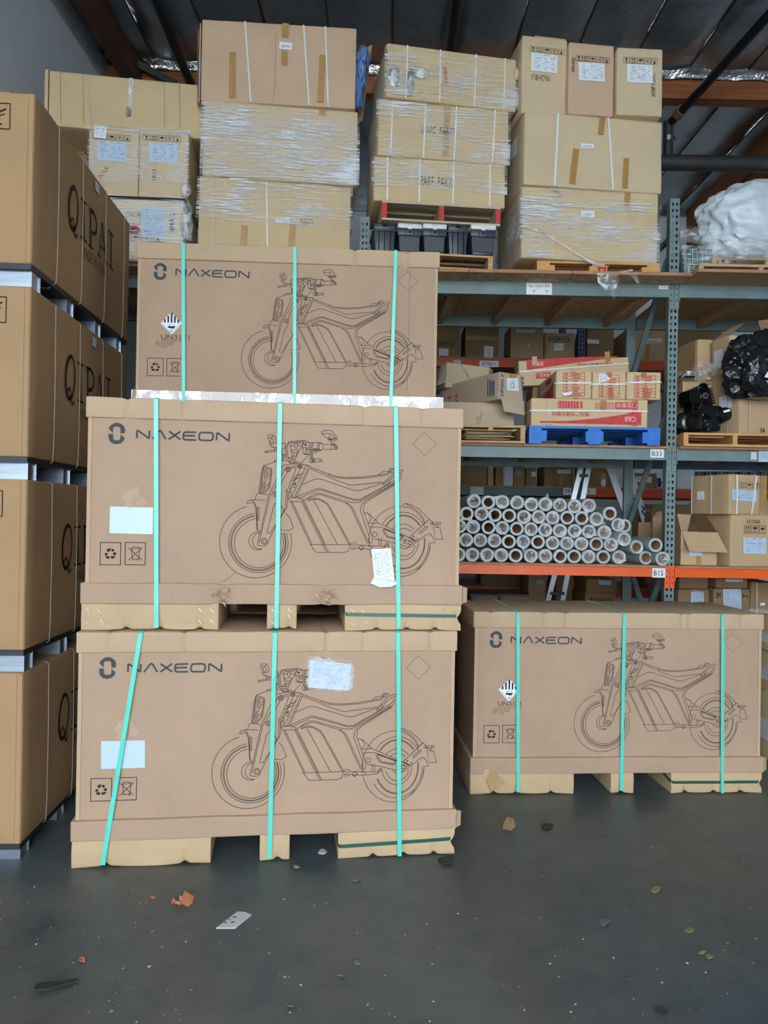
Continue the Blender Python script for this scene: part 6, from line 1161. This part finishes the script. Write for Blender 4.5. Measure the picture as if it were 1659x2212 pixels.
p = at(1640, 1330, 6.35); pb_ = Carton('carton', 'carton under the clear padded bag behind the single crate', 1600, 1690, 1345, 1440, 6.2, .4, 0, 0.0, 'box_dark', flaps=False); bag('padded_bag', 'clear padded plastic bag on a carton behind the single crate', 'bag', (p.x, 6.38, pb_.ztop + .055), (.14, .12, .07), 41, 'film_bag', None, .1)
z = 0
for k, (yt, lab) in enumerate(((1500, 'lowest of three cartons stacked beside the single crate'), (1412, 'middle of three cartons stacked beside the single crate'), (1345, 'topmost of three cartons stacked beside the single crate'))):
    f = Carton('carton', lab, 1668, 1760, yt, yt + 80, 5.35, .5, 0, z, 'box_yellow', flaps=False, n=(4, 3, 4)); z = f.ztop
    MB().box(f.x0 - .0115, f.x0 - .010, .03, .16, f.h * .3, f.h * .6).obj('paper_label', 'paper', f.t)
# aluminium step ladder standing between the racks
ld = T('step_ladder', 'aluminium step ladder standing open between the two racks', 'ladder', (at(1230, 1200, 8.1).x, 8.0, 0)); lx = ld.location.x
def lp(px, py, Y): q_ = at(px, py, Y); return Vector((q_.x - lx, Y - 8.0, q_.z))
for (a, b_) in (((1250, 1030), (1183, 1300)), ((1270, 1018), (1214, 1300))):
    p0, p1 = lp(*a, 7.9), lp(*b_, 7.9); d = p1 - p0; lo = p0 + d * ((.0 - p0.z) / d.z); hi = p0 + d * ((2.55 - p0.z) / d.z); MB().beam(hi, lo, .05, .028, (0, 1, 0)).obj('front_rail', 'aluminium', ld)
for z in (.3, .6, .9, 1.2, 1.5, 1.8, 2.1, 2.4):
    P0, P1 = lp(1250, 1030, 7.9), lp(1183, 1300, 7.9); d = P1 - P0; A_ = P0 + d * ((z - P0.z) / d.z); P0, P1 = lp(1270, 1018, 7.9), lp(1214, 1300, 7.9); d = P1 - P0; B_ = P0 + d * ((z - P0.z) / d.z); MB().beam(A_, B_, .09, .03).obj('tread', 'steel_dark', ld)
for a, b_, Y, m_ in (((1318, 1015), (1345, 1090), 8.15, 'aluminium'), ((1362, 1025), (1392, 1122), 8.15, 'lid_white')):
    p0, p1 = lp(*a, Y), lp(*b_, Y); d = p1 - p0; lo = p0 + d * ((.0 - p0.z) / d.z); hi = p0 + d * ((2.45 - p0.z) / d.z)
    rr = MB().beam(hi, lo, .07, .03, (0, 1, 0)).obj('rear_rail', m_, ld)
    if m_ == 'lid_white':
        for t_ in (1068, 1103): c = lp(1376 + (t_ - 1068) * .31, t_, Y - .02); MB().stroke([(c.x - .015, c.z + .05), (c.x + .015, c.z + .02), (c.x - .01, c.z - .01), (c.x + .02, c.z - .05)], .014, c.y - .03).obj('rail_print', 'ink_blue', ld)
MB().box(-.10 + lp(1262, 900, 7.95).x, .16 + lp(1262, 900, 7.95).x, -.1, .18, 2.44, 2.48).obj('ladder_top', 'steel_dark', ld)

# ================================================================== litter on the floor
def scrap(name, lab, cat, px, py, poly, mat, h=.004, curl=.0, sd=0, group=None):
    """thin irregular flake; poly = pixel outline lying on the floor"""
    c = onfloor(px, py); pts = [onfloor(*q_) - c for q_ in poly]; n = len(pts); ctr = sum(pts, Vector()) / n
    up = [Vector((q_.x, q_.y, h + curl * max(0, nz(q_, 14, sd) + .4))) for q_ in pts]; b = MB()
    b.add([(ctr.x, ctr.y, h + curl * .3)] + [tuple(u) for u in up] + [(u.x, u.y, max(0.0, u.z - .003)) for u in up], [(0, 1 + i, 1 + (i + 1) % n) for i in range(n)] + [(1 + i, 1 + n + i, 1 + n + (i + 1) % n, 1 + (i + 1) % n) for i in range(n)] + [tuple(range(2 * n, n, -1))])
    o = b.obj(name, mat); o.location = c; return tag(o, lab, cat, group)
zf = lambda pts: [(350 + x / 7.9, 1900 + y / 7.9) for x, y in pts]
o = scrap('paper_scrap', 'slanting white paper scrap with dirty marks on the floor', 'paper', 505, 1988, zf([(920, 838), (1245, 838), (1530, 612), (1410, 562), (1285, 556)]), 'paper_old', .003); c = o.location
b = MB()
for (x0, y0), (x1, y1) in (((1210, 660), (1270, 655)), ((1060, 745), (1100, 750)), ((1180, 745), (1240, 740)), ((1130, 700), (1160, 690))):
    p0, p1 = onfloor(*zf([(x0, y0)])[0]) - c, onfloor(*zf([(x1, y1)])[0]) - c; b.add([(p0.x, p0.y - .004, .0045), (p1.x, p1.y - .004, .0045), (p1.x, p1.y + .004, .0045), (p0.x, p0.y + .004, .0045)], [(0, 1, 2, 3)])
b.obj('dirt_mark', 'debris_dark', o)
scrap('film_scrap', 'grey clear film scrap tucked under the white paper', 'plastic film', 465, 1998, zf([(880, 765), (910, 830), (1050, 725)]), 'debris_grey', .002)
p = onfloor(397, 1952); lf = T('dry_leaf', 'curled orange-brown dry leaf on the floor before the crate', 'leaf', (p.x, p.y, 0))
zl_ = lambda x, y: at(350 + x / 7.9, 1900 + y / 7.9, p.y) - p
def lv(x, y, dy=0.0): q_ = zl_(x, y); return (q_.x, dy, max(.001, q_.z))
b = MB().add([lv(345, 365, -.02), lv(470, 425, -.03), lv(520, 395, .0), lv(515, 340, .03), lv(420, 290, .03), lv(365, 220, .02), lv(350, 290, .0), lv(400, 350, -.035)], [(0, 1, 7), (1, 2, 7), (2, 3, 7), (3, 4, 7), (4, 5, 6, 7), (6, 0, 7)])
b.add([lv(345, 365, -.02), lv(290, 340, .0), lv(285, 290, .01), lv(330, 275, .0), lv(350, 290, .0)], [(0, 4, 3, 2, 1)]).obj('leaf_blade', 'leaf', lf, True, 60)
MB().tube([lv(345, 365, -.02), lv(230, 365, -.01), lv(200, 345, 0), lv(215, 330, 0)], [.008, .006, .009, .007], 6).tube([lv(195, 370, 0), lv(170, 430, -.005), lv(200, 485, -.008)], [.004, .005, .002], 6).obj('leaf_stalk', 'leaf', lf, True)
p = onfloor(1100, 1795); sc = T('cardboard_scrap', 'crumpled brown cardboard scrap on the floor before the single crate', 'cardboard', (p.x, p.y, 0)); b = MB(); rnd = random.Random(5)
pts = [at(*c_, p.y) - p for c_ in ((1086, 1806), (1088, 1790), (1096, 1777), (1110, 1783), (1113, 1796), (1104, 1806))]; b.add([(q_.x, .04 * nz(q_, 30, 2), max(.001, q_.z + .03)) for q_ in pts] + [(0, -.03, .05)], [(i, (i + 1) % 6, 6) for i in range(6)]).obj('crumpled_sheet', 'box_dark', sc)
rnd = random.Random(12)
named = [((1417, 1924), 'debris_green', 13, 'dull green leaf bit near the right-hand dark tyre mark'), ((1490, 2010), 'debris_green', 14, 'yellowish leaf bit lying among three in a line'), ((1516, 2058), 'debris_green', 9, 'small olive leaf bit between two others in a line'), ((1532, 2070), 'debris_green', 9, 'smallest olive leaf bit at the end of the line'), ((1305, 1994), 'debris_grey', 15, 'grey flat plastic chip alone on the floor'),
         ((771, 2078), 'debris_grey', 12, 'grey crumpled plastic bit beside a short dark chip'), ((739, 2111), 'debris_grey', 11, 'short grey chip below the crumpled plastic bit'), ((627, 2174), 'debris_grey', 10, 'grey cube-like rubber bit on the bare floor'), ((696, 1842), 'paper_old', 10, 'pale slip of paper beside the narrow crate foot'), ((178, 2078), 'leaf', 9, 'tiny tan leaf bit on the floor below the long cartons'), ((768, 1900), 'debris_grey', 13, 'grey flake on the floor before the crate foot'), ((640, 1877), 'debris_pale', 9, 'tan sliver on the floor before the narrow foot'), ((1432, 2190), 'debris_dark', 16, 'dark rubber flake at the open end of the floor'), ((1180, 1785), 'debris_dark', 16, 'dark curled film bit behind the cardboard scrap'), ((965, 1862), 'debris_dark', 22, 'dark flat film scrap at the crate foot corner'), ((330, 1940), 'leaf', 7, 'tiny brown bit beside the curled leaf')]
for k, ((px, py), mt, s_, lab) in enumerate(named):
    n = 7; scrap('floor_scrap', lab, 'litter', px, py, [(px + s_ * (.6 + .5 * rnd.random()) * math.cos(6.283 * i / n), py - s_ * .55 * (.6 + .5 * rnd.random()) * math.sin(6.283 * i / n)) for i in range(n)], mt, .004, .012, k)
rnd = random.Random(3); n = 8                                           # black crumpled film
scrap('film_scrap', 'black crumpled film scrap on the bare floor', 'plastic film', 120, 2125, [(72, 2150), (78, 2130), (100, 2122), (135, 2122), (165, 2117), (172, 2124), (140, 2135), (105, 2148)], 'debris_dark', .004, .03, 5)
b = MB(); rnd = random.Random(9)
for k in range(420):                                                     # crumbs too small to tell apart
    px, py = rnd.uniform(-40, 1700), 1760 + 470 * rnd.random() ** 1.1; q_ = onfloor(px, py); r = .0022 + .005 * rnd.random() ** 3
    if q_.y > 3.5 and q_.x < .5: continue
    n = 5; a0 = rnd.random() * 6; pts = [(q_.x + r * (.6 + .6 * rnd.random()) * math.cos(a0 + 6.283 * i / n), q_.y + r * (.6 + .9 * rnd.random()) * math.sin(a0 + 6.283 * i / n), .0006) for i in range(n)]; b.add(pts + [(q_.x, q_.y, .002)], [(i, (i + 1) % n, n) for i in range(n)], rnd.choice((0, 0, 1, 2)))
cr = tag(b.obj('floor_crumbs', ['debris_pale', 'paper_old', 'debris_grey']), 'scattered pale crumbs and grit over the dark concrete floor', 'grit'); cr['kind'] = 'stuff'
